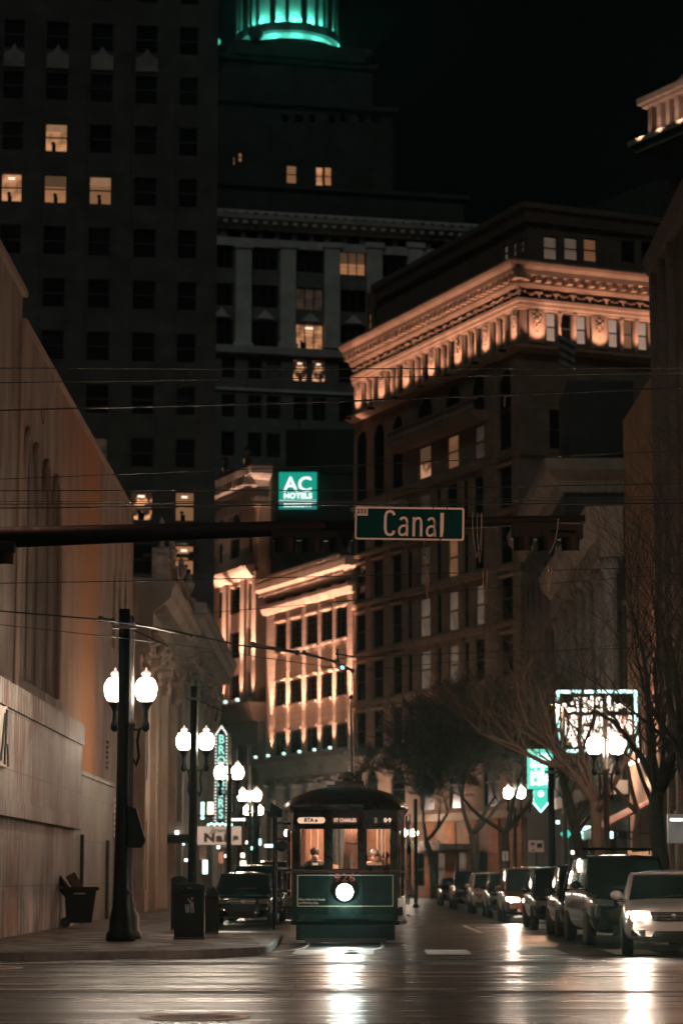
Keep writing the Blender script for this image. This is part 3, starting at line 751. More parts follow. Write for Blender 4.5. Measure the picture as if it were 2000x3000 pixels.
for k in range(12):
    a = 2*math.pi*k/12
    if math.sin(a) < .5: light('POINT', 'lantern_lamp', (cx+rl*.84*math.cos(a), 12+rl*.84*math.sin(a), zr+1.6), 290, (.10,1,.72), .15, ct)
    if math.sin(a) < .3: light('POINT', 'lantern_lamp', (cx+rl*1.1*math.cos(a), 12+rl*1.1*math.sin(a), zl+1.1), 260, (.12,1,.75), .1, ct)
mb = MB(); mb.ball((cx-rl*.9, 12-rl*1.25, zl+.9), .9, 10, 8); mb.build('finial', M['stone_dark'], ct); mb = MB(); mb.ball((cx+rl*1.45, 12-rl*.9, zl-.2), .9, 10, 8); mb.build('finial', M['stone_dark'], ct)
mb = MB(); mb.ball((cx-rl*1.7, 12-rl*1.4, z3+1.2), .42, 8, 6); mb.build('tower_lamp', em('tower_lamp', (.1,.8,.65), .9), ct)

# ================================================================== big ornate hotel, centre right
A = Vector((12.2,162)); d_ = Vector((.3907,-.9205)); WB = 28.7; O = A - d_*WB; rzB = math.atan2(d_.y, d_.x)
bh = thing('grand_hotel', 'large brown hotel with a floodlit top floor and heavy dentilled cornice, centre right', 'hotel', (O.x,O.y,0), rzB)
def b2(px, py): return hit(px, py, O, d_)
SF = frame_matrix((WB,0,0), (0,1)); WS = 26.0
belts = [10.7,14.55,18.4,22.25,26.1,30.0]
colsB = [(b2(a,1850)[0], b2(b,1850)[0]) for a, b in ((1044,1074),(1094,1126),(1150,1180),(1228,1264),(1312,1346),(1392,1426),(1468,1506))]
narrow = [(b2(a,1850)[0], b2(b,1850)[0]) for a, b in ((1194,1206),(1280,1292),(1360,1372))]
ops = []
for bi, b in enumerate(belts[:-1]):
    for ci, (x0,x1) in enumerate(colsB): ops.append((round(x0,3),round(x1,3),b+.45,b+3.3,'rect',('c',bi,ci)))
    for ci, (x0,x1) in enumerate(narrow): ops.append((round(x0,3),round(x1,3),b+.45,b+3.3,'rect',('n',bi,ci)))
for ci, (x0,x1) in enumerate(colsB): ops.append((round(x0,3),round(x1,3),30.6,33.0 if 2<ci<6 else 36.2,'rect' if 2<ci<6 else 'arch',('a',5,ci)))
for ci in (3,4,5): x0,x1 = colsB[ci]; ops.append((round(x0-.3,3),round(x1+.3,3),34.0,36.7,'arch',('u',6,ci)))
# floodlit storey
def toplevel(W):
    out = []; x = .6
    n = max(1, round((W-1.6)/4.75)); per = (W-1.6)/n; 
    for i in range(n):
        for j in range(3): out.append((round(x+1.35+j*(per-1.35)/3+.12,3), round(x+1.35+(j+1)*(per-1.35)/3-.28,3), 37.95, 40.0, 'rect', ('t',i,j)))
        x += per
    return out, n, per
topL, nL, perL = toplevel(WB); topR, nR, perR = toplevel(WS)
for i, o in enumerate(topL): ops.append(o)
for x0, x1 in ((2,4.5),(7,9.5),(12,14.5),(17,19.5),(22.5,25)): ops.append((x0,x1,6.2,9.6,'arch',('g',0,0)))
for k in range(8): ops.append((1.2+k*3.4, 2.8+k*3.4, .8, 3.2,'rect',('s',0,k)))
opsR = [(o[0],o[1],o[2],o[3],o[4],o[5]) for o in topR]
for b in belts:
    for k in range(2): opsR.append((2.2+k*4.8, 4.2+k*4.8, b+.45, b+3.2, 'rect', ('r',0,k)))
mb = MB(); facade(mb, I4, WB, 43.0, ops, .2); facade(mb, SF, WS, 43.0, opsR, .25)
mb.quad((0,WS,0),(0,0,0),(0,0,43),(0,WS,43)); mb.quad((WB,WS,0),(0,WS,0),(0,WS,43),(WB,WS,43)); mb.quad((0,0,43),(WB,0,43),(WB,WS,43),(0,WS,43))
M['hotel_wall'] = pm('hotel_wall', (.30,.195,.13), (.20,.13,.09), .5, .85, bump=.1, bscale=5, joints=(1.2,.5,.7,.012))
mb.build('wall', M['hotel_wall'], bh)
rnd = random.Random(12)
for o in ops:
    k = o[5]; pane = 'pane_black'; st = 's'
    if k[0] == 'c' and 3 <= k[2] <= 5 and k[1] <= 4:
        pane = {(1,3):'pane_curtain',(1,4):'pane_curtain',(2,3):'pane_curtain',(2,4):'pane_curtain',(2,5):'pane_curtain',(3,3):'pane_dim',(3,4):'pane_warm3',(4,3):'pane_dim'}.get((k[1],k[2]), 'pane_black')
    if k[0] == 'a' and k[2] == 3: pane = 'pane_halfpink'
    if k[0] == 'a' and k[2] == 4: pane = 'pane_warm3'
    if k[0] == 'a' and k[2] == 5: pane = 'pane_dim'
    if k[0] == 't': pane = rnd.choice(['pane_black','pane_black','pane_dim'])
    if k[0] == 's': pane = rnd.choice(['pane_black','pane_curtain','pane_black'])
    M.setdefault('pane_warm3', em('pane_warm3', (.17,.075,.035), 1, (.10,.045,.022), .7)); M.setdefault('pane_halfpink', em('pane_halfpink', (.5,.24,.14), 1, (.12,.05,.025), .8, contrast=(.45,.52)))
    window(bh, I4, o, .2, st, pane, name='top_floor_window' if k[0] == 't' else 'window')
for i, o in enumerate(opsR):
    k = o[5]; pane = 'pane_black'
    if k[0] == 't': pane = ['pane_cream','pane_black','pane_cream','pane_cream','pane_warm3'][i % 5]
    M.setdefault('pane_cream', em('pane_cream', (.38,.25,.19), 1, (.26,.17,.125), 1.2))
    window(bh, SF, o, .25, 's', pane, name='top_floor_window' if k[0] == 't' else 'window')
pathB = [(-.01,0),(WB,0),(WB,WS)]
def band(prof, name, mat, path=pathB):
    mb = MB(); mb.sweep(prof, path); return mb.build(name, M[mat], bh)
M['hotel_trim'] = pm('hotel_trim', (.46,.31,.21), (.34,.22,.15), .8, .8, bump=.1)
for b in belts: band([(-.05,b-.1),(.28,b-.1),(.34,b+.2),(-.05,b+.25)], 'string_course', 'hotel_wall')
mb = MB()
for b in belts[:-1]:
    for x0, x1 in colsB[:3]+colsB[6:]:
        mb.box(x0-.1,x1+.1,-.22,-.003,b+3.34,b+3.5)
mb.build('lintel', M['hotel_trim'], bh)
mb = MB()                                                                          # pier strips between window columns
edges = [0.0]+[v for c in colsB[:3] for v in c]+[b2(1194,1850)[0]-.25]
for i in range(0, len(edges)-1, 2):
    a_, b_ = edges[i]+.12, edges[i+1]-.12
    if b_-a_ > .25: mb = MB(); mb.box(a_, b_, -.16, -.005, 10.96, 30.0); mb.build('pier', M['hotel_wall'], bh)
mb = MB(); mb.box(b2(1430,1850)[0], b2(1466,1850)[0]-.2, -.2, -.006, 10.97, 37.2); mb.build('pier', M['hotel_wall'], bh); mb = MB(); mb.box(b2(1508,1850)[0]+.1, WB-.0, -.2, -.007, 10.97, 37.2)
mb.build('pier', M['hotel_wall'], bh)
# projecting bay with balustraded top
xb0, xb1 = b2(1186,1850)[0], b2(1430,1850)[0]
mb = MB()
for b in belts: mb.sweep([(0,b-.15),(.35,b-.15),(.45,b+.2),(.35,b+.42),(0,b+.42)], [(xb0,-.002),(xb1,-.002)])
for x0, x1 in ((xb0,xb0+.35),)+tuple((colsB[c][1]+.05, narrow[c-2][0]-.05) for c in (3,4))+((xb1-.35,xb1),): mb.box(x0,x1,-.14,-.004,10.9,30)
mb.sweep([(-.02,33.1),(.8,33.1),(1.3,33.45),(1.35,33.75),(-.02,33.8)], [(xb0-.6,-.004),(xb1+.6,-.004)])
k = xb0-.4
while k < xb1+.4: mb.lathe([(.06,33.801),(.12,34.0),(.06,34.25),(.09,34.5)], 6, (k,-1.1,0)); k += .42
mb.box(xb0-.5,xb1+.5,-1.25,-.95,34.502,34.62)
mb.build('bay_window', M['hotel_wall'], bh)
band([(-.05,37.0),(.25,37.0),(.7,37.2),(.8,37.25),(.8,37.4),(-.05,37.62)], 'ledge', 'hotel_trim')
band([(-.05,40.02),(.12,40.02),(.14,40.2),(.2,40.25),(.22,40.5),(.3,40.55),(.32,40.78),(-.05,40.8)], 'entablature', 'hotel_trim')
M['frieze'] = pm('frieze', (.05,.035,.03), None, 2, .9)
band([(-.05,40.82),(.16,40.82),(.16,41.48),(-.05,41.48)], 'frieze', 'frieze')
mb = MB(); rr = random.Random(8)
def garland(mb, M4, W):
    old = mb.M; mb.M = M4; x = .3
    while x < W:
        for k in range(5):
            mb.ball((x+k*.22, -.22, 41.3-.17*math.sin(math.pi*k/4)-.04), rr.uniform(.07,.12), 6, 4)
        mb.ball((x+1.1,-.24,41.22), .17, 6, 4); mb.ball((x+1.1,-.24,40.98), .09, 6, 4); x += 1.32
    mb.M = old
garland(mb, None, WB); garland(mb, SF, WS); mb.build('frieze_pattern', M['hotel_trim'], bh)
mb = MB(); mb.sweep([(-.05,41.5),(.3,41.5),(.42,41.75),(.42,41.9),(-.05,41.9)], pathB)
mb.sweep([(-.05,42.3),(.95,42.3),(1.0,42.62),(1.25,42.85),(1.35,43.05),(1.35,43.2),(-.05,43.3)], pathB)
def dent(mb, M4, W, s0=0):
    old = mb.M; mb.M = M4; x = s0
    while x < W:
        mb.box(x,x+.42,-.92,-.05,41.91,42.29); x += .84
    mb.M = old
dent(mb, None, WB+.9, .1); dent(mb, SF, WS, -.8); mb.build('cornice', M['hotel_trim'], bh)
# panels, cartouches and pilasters of the floodlit storey
def topparts(FMx, W, n, per):
    x = .6
    for i in range(n+1):
        mb = MB(FMx); w_ = 1.35 if i < n else W-x-.05
        mb.box(x+.05,x+w_-.1,-.16,-.004,37.75,39.98); 
        c = x+w_/2-.03
        mb.lathe([(0,-.30),(.14,-.28),(.22,-.2),(.2,-.162)], 12, (c,0,39.35), 'y'); mb.lathe([(.24,-.17),(.3,-.22),(.36,-.17)], 14, (c,0,39.35), 'y')
        for q in (-.28,.28): mb.ball((c+q,-.2,39.55), .09, 6, 4); mb.ball((c+q*.8,-.2,39.05), .08, 6, 4)
        mb.ball((c,-.22,39.75), .12, 6, 4); mb.ball((c,-.22,38.85), .09, 6, 4); mb.ball((c,-.2,38.45), .07, 6, 4)
        mb.build('cartouche_panel', M['hotel_trim'], bh)
        if i < n:
            mb = MB(FMx)
            for j in (1,2):
                q = x+1.35+j*(per-1.35)/3-.08; mb.box(q-.11,q+.11,-.14,-.004,37.7,39.9); mb.box(q-.17,q+.17,-.2,-.005,39.75,39.99)
            mb.build('pilaster', M['hotel_trim'], bh)
        x += per
topparts(None, WB, nL, perL); topparts(SF, WS, nR, perR)
# attic storey, set back
at = [(1.5,1.5),(WB-1.6,1.5),(WB-1.6,WS-1)]
def attic_face(px_list, FMa, Wa, Oa, da):
    out = []
    for a, b, yt, yb, pn in px_list:
        s0, zt = hit(a, yt, Oa, da); s1, zb = hit(b, yb, Oa, da); out.append((round(s0,3),round(s1,3),round(max(43.5,zb),3),round(zt,3),'rect',pn))
    return out
def loc2w(x, y): return Vector((O.x + d_.x*x - d_.y*y, O.y + d_.y*x + d_.x*y))
FMa = frame_matrix((1.5,1.5,0),(1,0)); Oa = loc2w(1.5,1.5); FMb = frame_matrix((WB-1.6,1.5,0),(0,1)); Ob = loc2w(WB-1.6,1.5); db = Vector((-d_.y, d_.x))
oa = attic_face([(1074,1086,920,962,'pane_warm3'),(1092,1102,905,950,'pane_black'),(1470,1486,722,760,'pane_curtain'),(1497,1510,712,748,'pane_curtain'),(1520,1532,705,736,'pane_curtain')], FMa, 0, Oa, d_)
ob = attic_face([(1592,1634,690,762,'pane_curtain'),(1652,1694,693,764,'pane_curtain'),(1709,1750,696,768,'pane_warm3'),(1818,1860,702,770,'pane_black'),(1876,1918,706,774,'pane_black')], FMb, 0, Ob, db)
Ha = 47.9; mb = MB()
facade(mb, FMa, WB-3.1, Ha, oa, .3, 42.9); facade(mb, FMb, WS-3, Ha, ob, .3, 42.9); mb.quad((1.5,1.5,Ha),(WB-1.6,1.5,Ha),(WB-1.6,WS-1.5,Ha),(1.5,WS-1.5,Ha))
mb.sweep([(-.05,Ha-1.2),(.35,Ha-1.2),(.45,Ha-.5),(.7,Ha-.3),(.7,Ha+.1),(-.05,Ha+.15)], [(1.5,1.5),(WB-1.6,1.5),(WB-1.6,WS-1.5)])
mb.build('attic', M['brick_brown'], bh)
for o in oa: window(bh, FMa, o, .3, 's', o[5])
for o in ob: window(bh, FMb, o, .3, 's', o[5])
# base: rusticated stone and brick shopfronts
band([(-.05,5.4),(.5,5.4),(.6,5.9),(-.05,5.95)], 'base_ledge', 'stone_plain')
band([(-.05,9.9),(.5,9.9),(.9,10.3),(.9,10.58),(-.05,10.59)], 'base_cornice', 'stone_rosy')
mb = MB(); x = 0
for k in range(9):
    a_ = 0 if k == 0 else 2.85+(k-1)*3.4; b_ = 1.15 if k == 0 else 4.55+(k-1)*3.4
    mb.box(a_, min(b_,WB), -.12, -.004, .15, 5.35)
mb.build('shopfront_pier', M['brick_orange'], bh)
mb = MB(); mb.box(12.5,20.5,-2.4,-.13,3.35,3.75); mb.box(12.4,20.6,-2.5,-2.42,3.3,3.95); mb.build('entrance_canopy', M['ornate'], bh)
fl = thing('flag', 'folded striped flag hanging from a pole below the floodlit storey', 'flag', tuple(P(1652,1040,160)))
mb = MB(); mb.tube([(0,0,-.4),(-.35,-1.5,1.9)], .04, 6); mb.build('flagpole', M['dark_metal'], fl)
mb = MB()
for k in range(5):
    for j in range(7): mb.cm = j % 2; mb.quad((-.5+k*.22,-1.2+.1*math.sin(k*2),1.2-j*.28-k*.12),(-.5+(k+1)*.22,-1.2+.1*math.sin(k*2+2),1.2-j*.28-k*.12-.12),(-.5+(k+1)*.22,-1.2+.1*math.sin(k*2+2),.92-j*.28-k*.12-.12),(-.5+k*.22,-1.2+.1*math.sin(k*2),.92-j*.28-k*.12))
mb.build('flag_cloth', [M['cloth_gray'], M['cloth_dark']], fl)
ORG = (1,.56,.42)
def uplight(parent, x, y, z, tx, ty, tz, e, col=ORG, spot=70, fix=True):
    light('SPOT', 'facade_spot', (x,y,z), e, col, .08, parent, spot, (tx,ty,tz), .7)
for i in range(nL+1):
    x = .6+i*perL+.6; uplight(bh, min(x,WB-.6), -1.15, 37.3, min(x,WB-.6), -.1, 41.0, 560, ORG, 84)
    if i < nL: uplight(bh, x+perL*.5, -1.3, 37.3, x+perL*.5, -.1, 41.5, 640, ORG, 90)
for i in range(nR+1):
    y = .6+i*perR+.6
    if y < 22: uplight(bh, WB+1.15, min(y,WS), 37.3, WB+.1, min(y,WS), 41.0, 560, ORG, 84); uplight(bh, WB+1.3, y+perR*.5, 37.3, WB+.1, y+perR*.5, 41.5, 640, ORG, 90)
mb = MB()
for i in range(nL+1): x = min(.6+i*perL+.6, WB-.6); mb.box(x-.12,x+.12,-1.3,-.79,37.05,37.2)
mb.build('floodlight', M['black_metal'], bh)

# ================================================================== floodlit hotel, behind the streetcar
O1 = A - d_*47.6; W1 = 18.6
lh = thing('floodlit_building', 'five-bay stone building striped by upward floodlights, behind the streetcar pole', 'building', (O1.x,O1.y,0), rzB)
def l1(px, py): return hit(px, py, O1, d_)
zr = lambda y: l1(1000, y)[1]
xs = [(l1(a,1820)[0], l1(b,1820)[0]) for a, b in ((807,838),(850,884),(897,930),(941,973),(984,1016))]
rows = [(zr(1868),zr(1778)),(zr(2036),zr(1962)),(zr(2190),zr(2118))]
H1 = zr(1648); ops = [(round(a,3),round(b,3),round(c,3),round(d,3),'rect') for (a,b) in xs for (c,d) in rows]
small = [(round(a+.3,3),round(b-.3,3),round(zr(1722),3),round(zr(1694),3),'rect') for a, b in xs]
zl = zr(2205)
basew = [(x-1.1,x+1.1,1.0,zl-3.2,'rect') for x in (2.4,6.0,9.6,13.2,16.6)]
mb = MB(); facade(mb, I4, W1, H1, ops+small+basew, .25); shell(mb, W1, 5, H1); mb.build('wall', M['stone_lit'], lh)
for i, o in enumerate(ops): window(lh, I4, o, .25, 'tg', 'pane_black')
for o in small: window(lh, I4, o, .25, '', 'pane_black')
for i, o in enumerate(basew): window(lh, I4, o, .25, 'tg', ['pane_pink','pane_dim','pane_warm','pane_dim','pane_warm'][i])
for o in ops: mb = MB(); mb.box(o[0]-.12,o[1]+.12,-.2,-.003,o[3]+.05,o[3]+.25); mb.build('lintel', M['stone_plain'], lh); mb = MB(); mb.box(o[0]-.12,o[1]+.12,-.16,-.003,o[2]-.2,o[2]-.02); mb.build('sill', M['stone_plain'], lh)
mb = MB(); za = zr(1745); zb = zr(1728)
mb.sweep([(-.05,za),(.35,za),(.6,zb),(.6,zb+.3),(-.05,zb+.32)], [(-.02,0),(W1,0),(W1,4.5)]); mb.build('string_course', M['stone_plain'], lh)
mb = MB(); mb.sweep([(-.05,H1-1.5),(.2,H1-1.5),(.3,H1-1.1),(1.1,H1-.6),(1.15,H1-.1),(1.15,H1+.15),(-.05,H1+.2)], [(-.02,0),(W1,0),(W1,4.5)])
k = .1
while k < W1: mb.box(k,k+.28,-.8,-.25,H1-1.08,H1-.62); mb.box(k,k+.5,-1.2,-1.0,H1+.16,H1+.42); k += .62
mb.build('cornice', M['stone_plain'], lh)
mb = MB(); mb.sweep([(-.05,zl-1.6),(.6,zl-1.6),(.7,zl-.9),(1.0,zl-.5),(1.3,zl-.3),(1.3,zl),(-.05,zl+.02)], [(-.02,0),(W1,0),(W1,4.5)]); mb.build('ledge', M['stone_gray'], lh)
for x in (.5,4.2,7.8,11.4,14.9,18.1):
    mb = MB(); mb.lathe([(.5,.15),(.5,.6),(.38,.7),(.36,zl-3.4),(.45,zl-3.3),(.55,zl-2.6),(.6,zl-2.5)], 14, (x,-.45,0)); mb.box(x-.6,x+.6,-1.0,-.01,zl-2.49,zl-2.2)
    ornament(mb, x-.4, x+.4, -.75, zl-3.2, zl-2.6, 14, .16, random.Random(int(x*10))); mb.build('column', M['stone_gray'], lh, smooth=False)
mb = MB(); ornament(mb, .3, W1-.3, -.35, zl-2.15, zl-1.75, 60, .14); mb.build('frieze_pattern', M['ornate'], lh)
pier = [xs[0][0]-.75] + [(xs[i][1]+xs[i+1][0])/2 for i in range(4)] + [xs[4][1]+.75]
for x in pier:
    uplight(lh, x, -.5, zl+.1, x, -.02, zl+3.6, 2200, (1,.54,.38), 36); uplight(lh, x, -.95, zl+.1, x, -.02, zl+12.5, 42000, (1,.54,.38), 21)
for q in (.2,.5,.8): light('SPOT', 'facade_spot', (W1*q,-7,zl+.6), 1500, (1,.48,.3), .1, lh, 100, (W1*q,0,zl+9), .8)  # added fill spots hung in mid-air to warm the whole wall
fixx = [x-1.75 for x in pier[:1]] + [(pier[i]+pier[i+1])/2 for i in range(5)]
M['fixture_em'] = em('fixture_em', (.75,1,.92), 1.5)
mb = MB()
for x in fixx: mb.ball((max(x,.3),-1.05,zl+.35), .24, 10, 6, (1,.6,.5))
mb.build('floodlight', M['fixture_em'], lh)

O2 = A - d_*61.5; W2 = 61.5-49.6
l2_ = thing('corner_building', 'tall narrow ornate building with floodlit lower storeys, left of the floodlit five-bay one', 'building', (O2.x,O2.y,0), rzB)
def l2(px, py): return hit(px, py, O2, d_)
zr = lambda y: l2(735, y)[1]
xs = [(l2(a,1880)[0], l2(b,1880)[0]) for a, b in ((636,652),(673,703),(727,740))]
rows = [(zr(1785),zr(1706)),(zr(1918),zr(1838)),(zr(2040),zr(1968))]
H2 = zr(1385); zc2 = zr(1672); zl2 = zr(2062)
ops = [(round(a,3),round(b,3),round(c,3),round(d,3),'rect') for a, b in xs for c, d in rows]
up = [(round(a,3),round(b-.2,3),round(zr(1650)+.9,3),round(zr(1560),3),'rect') for a, b in xs] + [(round(a,3),round(b,3),round(zr(1535),3),round(zr(1465),3),'arch') for a, b in xs[:2]]
SF2 = frame_matrix((W2,0,0),(0,1)); side = [(1.0,1.9,round(z,2),round(z+2.2,2),'rect') for z in [zl2-6+3.7*k for k in range(11)]]
side = [s_ for s_ in side if s_[3] < H2-3]
basew = [(1.5,3.6,1,zl2-3.5,'rect'),(5,7.4,1,zl2-3.5,'rect'),(8.6,10.6,1,zl2-3.5,'rect')]
mb = MB(); facade(mb, I4, W2, H2, ops+up+basew, .35); facade(mb, SF2, 16, H2, side, .3); mb.quad((0,16,0),(0,0,0),(0,0,H2),(0,16,H2)); mb.quad((0,0,H2),(W2,0,H2),(W2,16,H2),(0,16,H2)); mb.quad((0,16,0),(W2,16,0),(W2,16,H2),(0,16,H2))
mb.build('wall', M['stone_plain'], l2_)
for o in ops+up: window(l2_, I4, o, .35, 'tg' if o[1]-o[0] > 1.3 else 's', 'pane_black')
for o in basew: window(l2_, I4, o, .35, 'tg', 'pane_dim')
for o in side: window(l2_, SF2, o, .3, 's', 'pane_black')
px_ = [(xs[0][1]+xs[1][0])/2, (xs[1][1]+xs[2][0])/2, (xs[2][1]+W2)/2+.1]
mb = MB()
for x in px_: mb.box(x-.5,x+.5,-.22,-.004,zl2,zc2-.2)
mb.build('pilaster', M['stone_plain'], l2_)
mb = MB(); mb.sweep([(-.05,zc2-.6),(.4,zc2-.6),(.9,zc2),(1.0,zc2+.3),(-.05,zc2+.5)], [(-.02,0),(W2-.6,0)]); mb.sweep([(-.05,zl2-1.6),(.6,zl2-1.6),(1.2,zl2-.4),(1.3,zl2-.02),(-.05,zl2)], [(-.02,0),(W2,0),(W2,.7)]); mb.build('string_course', M['stone_plain'], l2_)
mb = MB(); mb.sweep([(-.05,H2-3.2),(.3,H2-3.2),(.3,H2-2.4),(-.05,H2-2.4)], [(-.02,0),(W2,0),(W2,.8)])
mb.sweep([(-.05,H2-1.5),(.4,H2-1.5),(.5,H2-1),(1.1,H2-.5),(1.2,H2+.1),(1.2,H2+.35),(-.05,H2+.4)], [(-.02,0),(W2,0),(W2,.8)])
k = .1
while k < W2: mb.box(k,k+.4,-1.6,-.2,H2-1.45,H2-.75); k += .9
mb.build('cornice', M['stone_gray'], l2_)
mb = MB()
for x in (1.0, 6.0, 11.4): mb.lathe([(.3,H2+.4),(.4,H2+.9),(.15,H2+1.2),(.35,H2+1.6),(0,H2+2.1)], 8, (x,-.9,0))
for s_ in up[3:]:
    pts = arch_pts(s_[0]-.15, s_[1]+.15, s_[2], s_[3]+.15, 'arch', 10); mb.tube([(p[0],-.12,p[1]) for p in pts], .13, 6)
mb.build('roof_ornament', M['ornate'], l2_)
for x in px_:
    uplight(l2_, x, -.7, zl2+.1, x, -.2, zl2+3.8, 2200, (1,.54,.38), 36); uplight(l2_, x, -1.15, zl2+.1, x, -.2, zl2+12.5, 42000, (1,.54,.38), 21)
light('SPOT', 'facade_spot', (W2*.5,-7,zl2+.6), 1500, (1,.48,.3), .1, l2_, 90, (W2*.5,0,zl2+6), .8)  # added fill spot, no fixture, washing the lower storeys
mb = MB()
for x in (px_[0]-1.8, px_[1]-1.6, px_[2]-1.5): mb.ball((max(.2,x),-1.1,zl2+.35), .3, 10, 6, (1,.6,.5))
mb.build('floodlight', M['fixture_em'], l2_)
# point light hung in front of the upper ornate cornice
light('POINT', 'cornice_light', (W2*.3,-3.0,H2-6), 30, (1,.86,.75), .3, l2_)

# ================================================================== dark block with the green hotel sign
a_, b_ = P(783,1370,208.1), P(1052,1370,208.1)
ac = thing('rear_block', 'plain dark rendered block carrying the green hotel sign, between the floodlit hotels', 'building', (a_.x,208.1,0))
Wd = b_.x-a_.x; mb = MB(); facade(mb, I4, Wd, a_.z, [], .1); shell(mb, Wd, 10, a_.z); mb.box(-.1,Wd+.1,-.15,-.01,a_.z-.5,a_.z+.1); mb.build('wall', M['stone_dark'], ac)
s0, s1 = P(838,1262,212), P(1040,1362,212)
mb = MB(); mb.box(s0.x-a_.x, s1.x-a_.x, 3.2, 9, a_.z+.05, s0.z); mb.tube([(s0.x-a_.x+1.2,4,s0.z),(s0.x-a_.x+1.2,4,s0.z+1)], .08); mb.build('roof_plant_room', M['stone_dark'], ac)
q0, q1 = P(817,1490,207.7), P(928,1384,207.7)
sg = thing('hotel_sign', 'square lit green sign with white AC HOTELS lettering above the roofs', 'sign', ((q0.x+q1.x)/2, 207.7, q0.z))
w_, h__ = q1.x-q0.x, q1.z-q0.z
mb = MB(); mb.box(-w_/2,w_/2,-.12,.35,h__*.22,h__); mb.build('panel', M['teal_em'], sg)
mb = MB(); mb.box(-w_/2,w_/2,-.12,.35,0,h__*.19); mb.build('lower_panel', em('teal_dim', (.04,.42,.36), .55), sg)
M['letter_em'] = em('letter_em', (.85,1,.93), 1.5)
text('AC', h__*.56, M['letter_em'], sg, (0,-.16,h__*.65), bold=.02, space=1.0)
text('HOTELS', h__*.205, M['letter_em'], sg, (0,-.16,h__*.34), bold=.03, space=1.06)
text('MARRIOTT', h__*.155, M['letter_em'], sg, (0,-.16,h__*.09), bold=.02, space=1.0)
mb = MB(); mb.box(-w_/2,w_/2,-.14,-.125,h__*.195,h__*.215); mb.build('divider', M['letter_em'], sg)

# ================================================================== right side of the street
RX = 12.0
def right_root(name, label, cat, yfar, x=RX): return thing(name, label, cat, (x, yfar, 0), R(-90))
def rx(px, py, yfar): return hit(px, py, (RX, yfar), (0,-1))
# white building with stepped white cornice, next to the big hotel
t = right_root('white_building', 'pale building with a steep receding roofline, right beside the grand hotel', 'building', 158)
ops = [(2+i*4.6, 3.8+i*4.6, z, z+2.4,'rect') for i in range(6) for z in (5.5,9.5,13.5,17.5)]
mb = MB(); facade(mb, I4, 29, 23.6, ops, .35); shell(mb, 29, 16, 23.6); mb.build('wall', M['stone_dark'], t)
for i, o in enumerate(ops): window(t, I4, o, .35, 's', 'pane_black')
mb = MB(); mb.sweep([(-.05,22),(.3,22),(.4,22.6),(1.0,23.1),(1.1,23.7),(-.05,23.75)], [(0,0),(29,0),(29,10)]); mb.sweep([(-.05,12.2),(.35,12.2),(.35,12.7),(-.05,12.7)], [(0,0),(29,0),(29,10)]); mb.build('cornice', M['stone_plain'], t)
# tall dark block behind
a_, b_ = P(1662,1115,131), P(1775,1115,131)
t = thing('dark_block', 'tall plain dark block rising behind the white roofline', 'building', (a_.x+.02,131,0)); mb = MB(); facade(mb, I4, 3.6, a_.z, [], .1); shell(mb, 3.6, 6, a_.z); mb.box(-.05,3.65,-.1,-.01,a_.z-4.2,a_.z-3.9); mb.box(-.05,3.65,-.1,-.01,a_.z-8.6,a_.z-8.3); mb.build('wall', M['stone_dark'], t)
# columned theatre front
t = right_root('theatre', 'theatre front with white columns and a bright marquee, right of the street', 'theatre', 127)
ops = [(1.5+i*4, 4+i*4, 7.5, 13.0,'rect') for i in range(6)] + [(1.2+i*4, 4.2+i*4, .8, 3.4,'rect') for i in range(6)]
mb = MB(); facade(mb, I4, 25, 17, ops, .5); shell(mb, 25, 14, 17); mb.build('wall', M['stone_dark'], t)
for i, o in enumerate(ops): window(t, I4, o, .5, 'tg', 'pane_black' if i < 6 else ['pane_warm','pane_bright','pane_pink'][i%3])
for i in range(7):
    mb = MB(); mb.lathe([(.42,5.5),(.42,5.9),(.33,6),(.3,14.2),(.42,14.5),(.48,14.9)], 12, (.6+i*4-.1,-.55,0)); mb.build('column', M['stone_gray'], t, smooth=True)
mb = MB(); mb.sweep([(-.05,14.95),(1.0,14.95),(1.0,15.9),(1.5,16.5),(1.6,17.1),(-.05,17.15)], [(0,0),(25,0)]); mb.box(0,25,-1,-.002,4.9,5.48); mb.build('cornice', M['stone_plain'], t)
# orange stucco building and the near dark one
t = right_root('orange_building', 'orange brown building lit by street light beside the near dark wall', 'building', 101.5)
ops = [(2.2,3.2,z,z+2.2,'rect') for z in (6,10,14)]+[(5.4,6.6,z,z+2.2,'rect') for z in (6,10,14)]
mb = MB(); facade(mb, I4, 11.25, 20.7, ops, .3); shell(mb, 11.25, 12, 20.7); mb.box(-.05,11.2,-.15,-.01,12.8,13.0); mb.build('wall', pm('orange_stucco', (.5,.24,.11), (.3,.17,.11), .5, .85, bump=.2, stretch=(1,1,.4)), t)
for o in ops: window(t, I4, o, .3, 's', 'pane_black')
t = right_root('stone_building', 'tall near building at the right edge with ribbed dark stone wall', 'building', 90.2)
mb = MB(); ops = [(6+i*3.3, 7.3+i*3.3, z, z+2.4,'rect') for i in range(5) for z in (6,10,14,18)]
facade(mb, I4, 40, 25, ops, .35); shell(mb, 40, 14, 25)
for x in (0.02,2.2,4.6): mb.box(x,x+.5,-.25,-.003,.15,24.6)
mb.sweep([(-.05,24.2),(.3,24.2),(.5,24.8),(-.05,25.1)], [(0,0),(40,0)]); mb.build('wall', M['brick_brown'], t)
for o in ops: window(t, I4, o, .35, 's', 'pane_black')
mb = MB(); mb.box(1.2,5.8,-.1,-.01,.3,3.8); mb.build('shopfront', M['pane_blind'], t)
# gap filler block between theatre edge and white building's upper wall
t = right_root('narrow_building', 'narrow dark building between the orange wall and the theatre', 'building', 101.9+.05); t.location.y = 102.0
mb = MB(); mb.box(-.35,0,0,10,.15,16); mb.build('wall', M['stone_dark'], t)
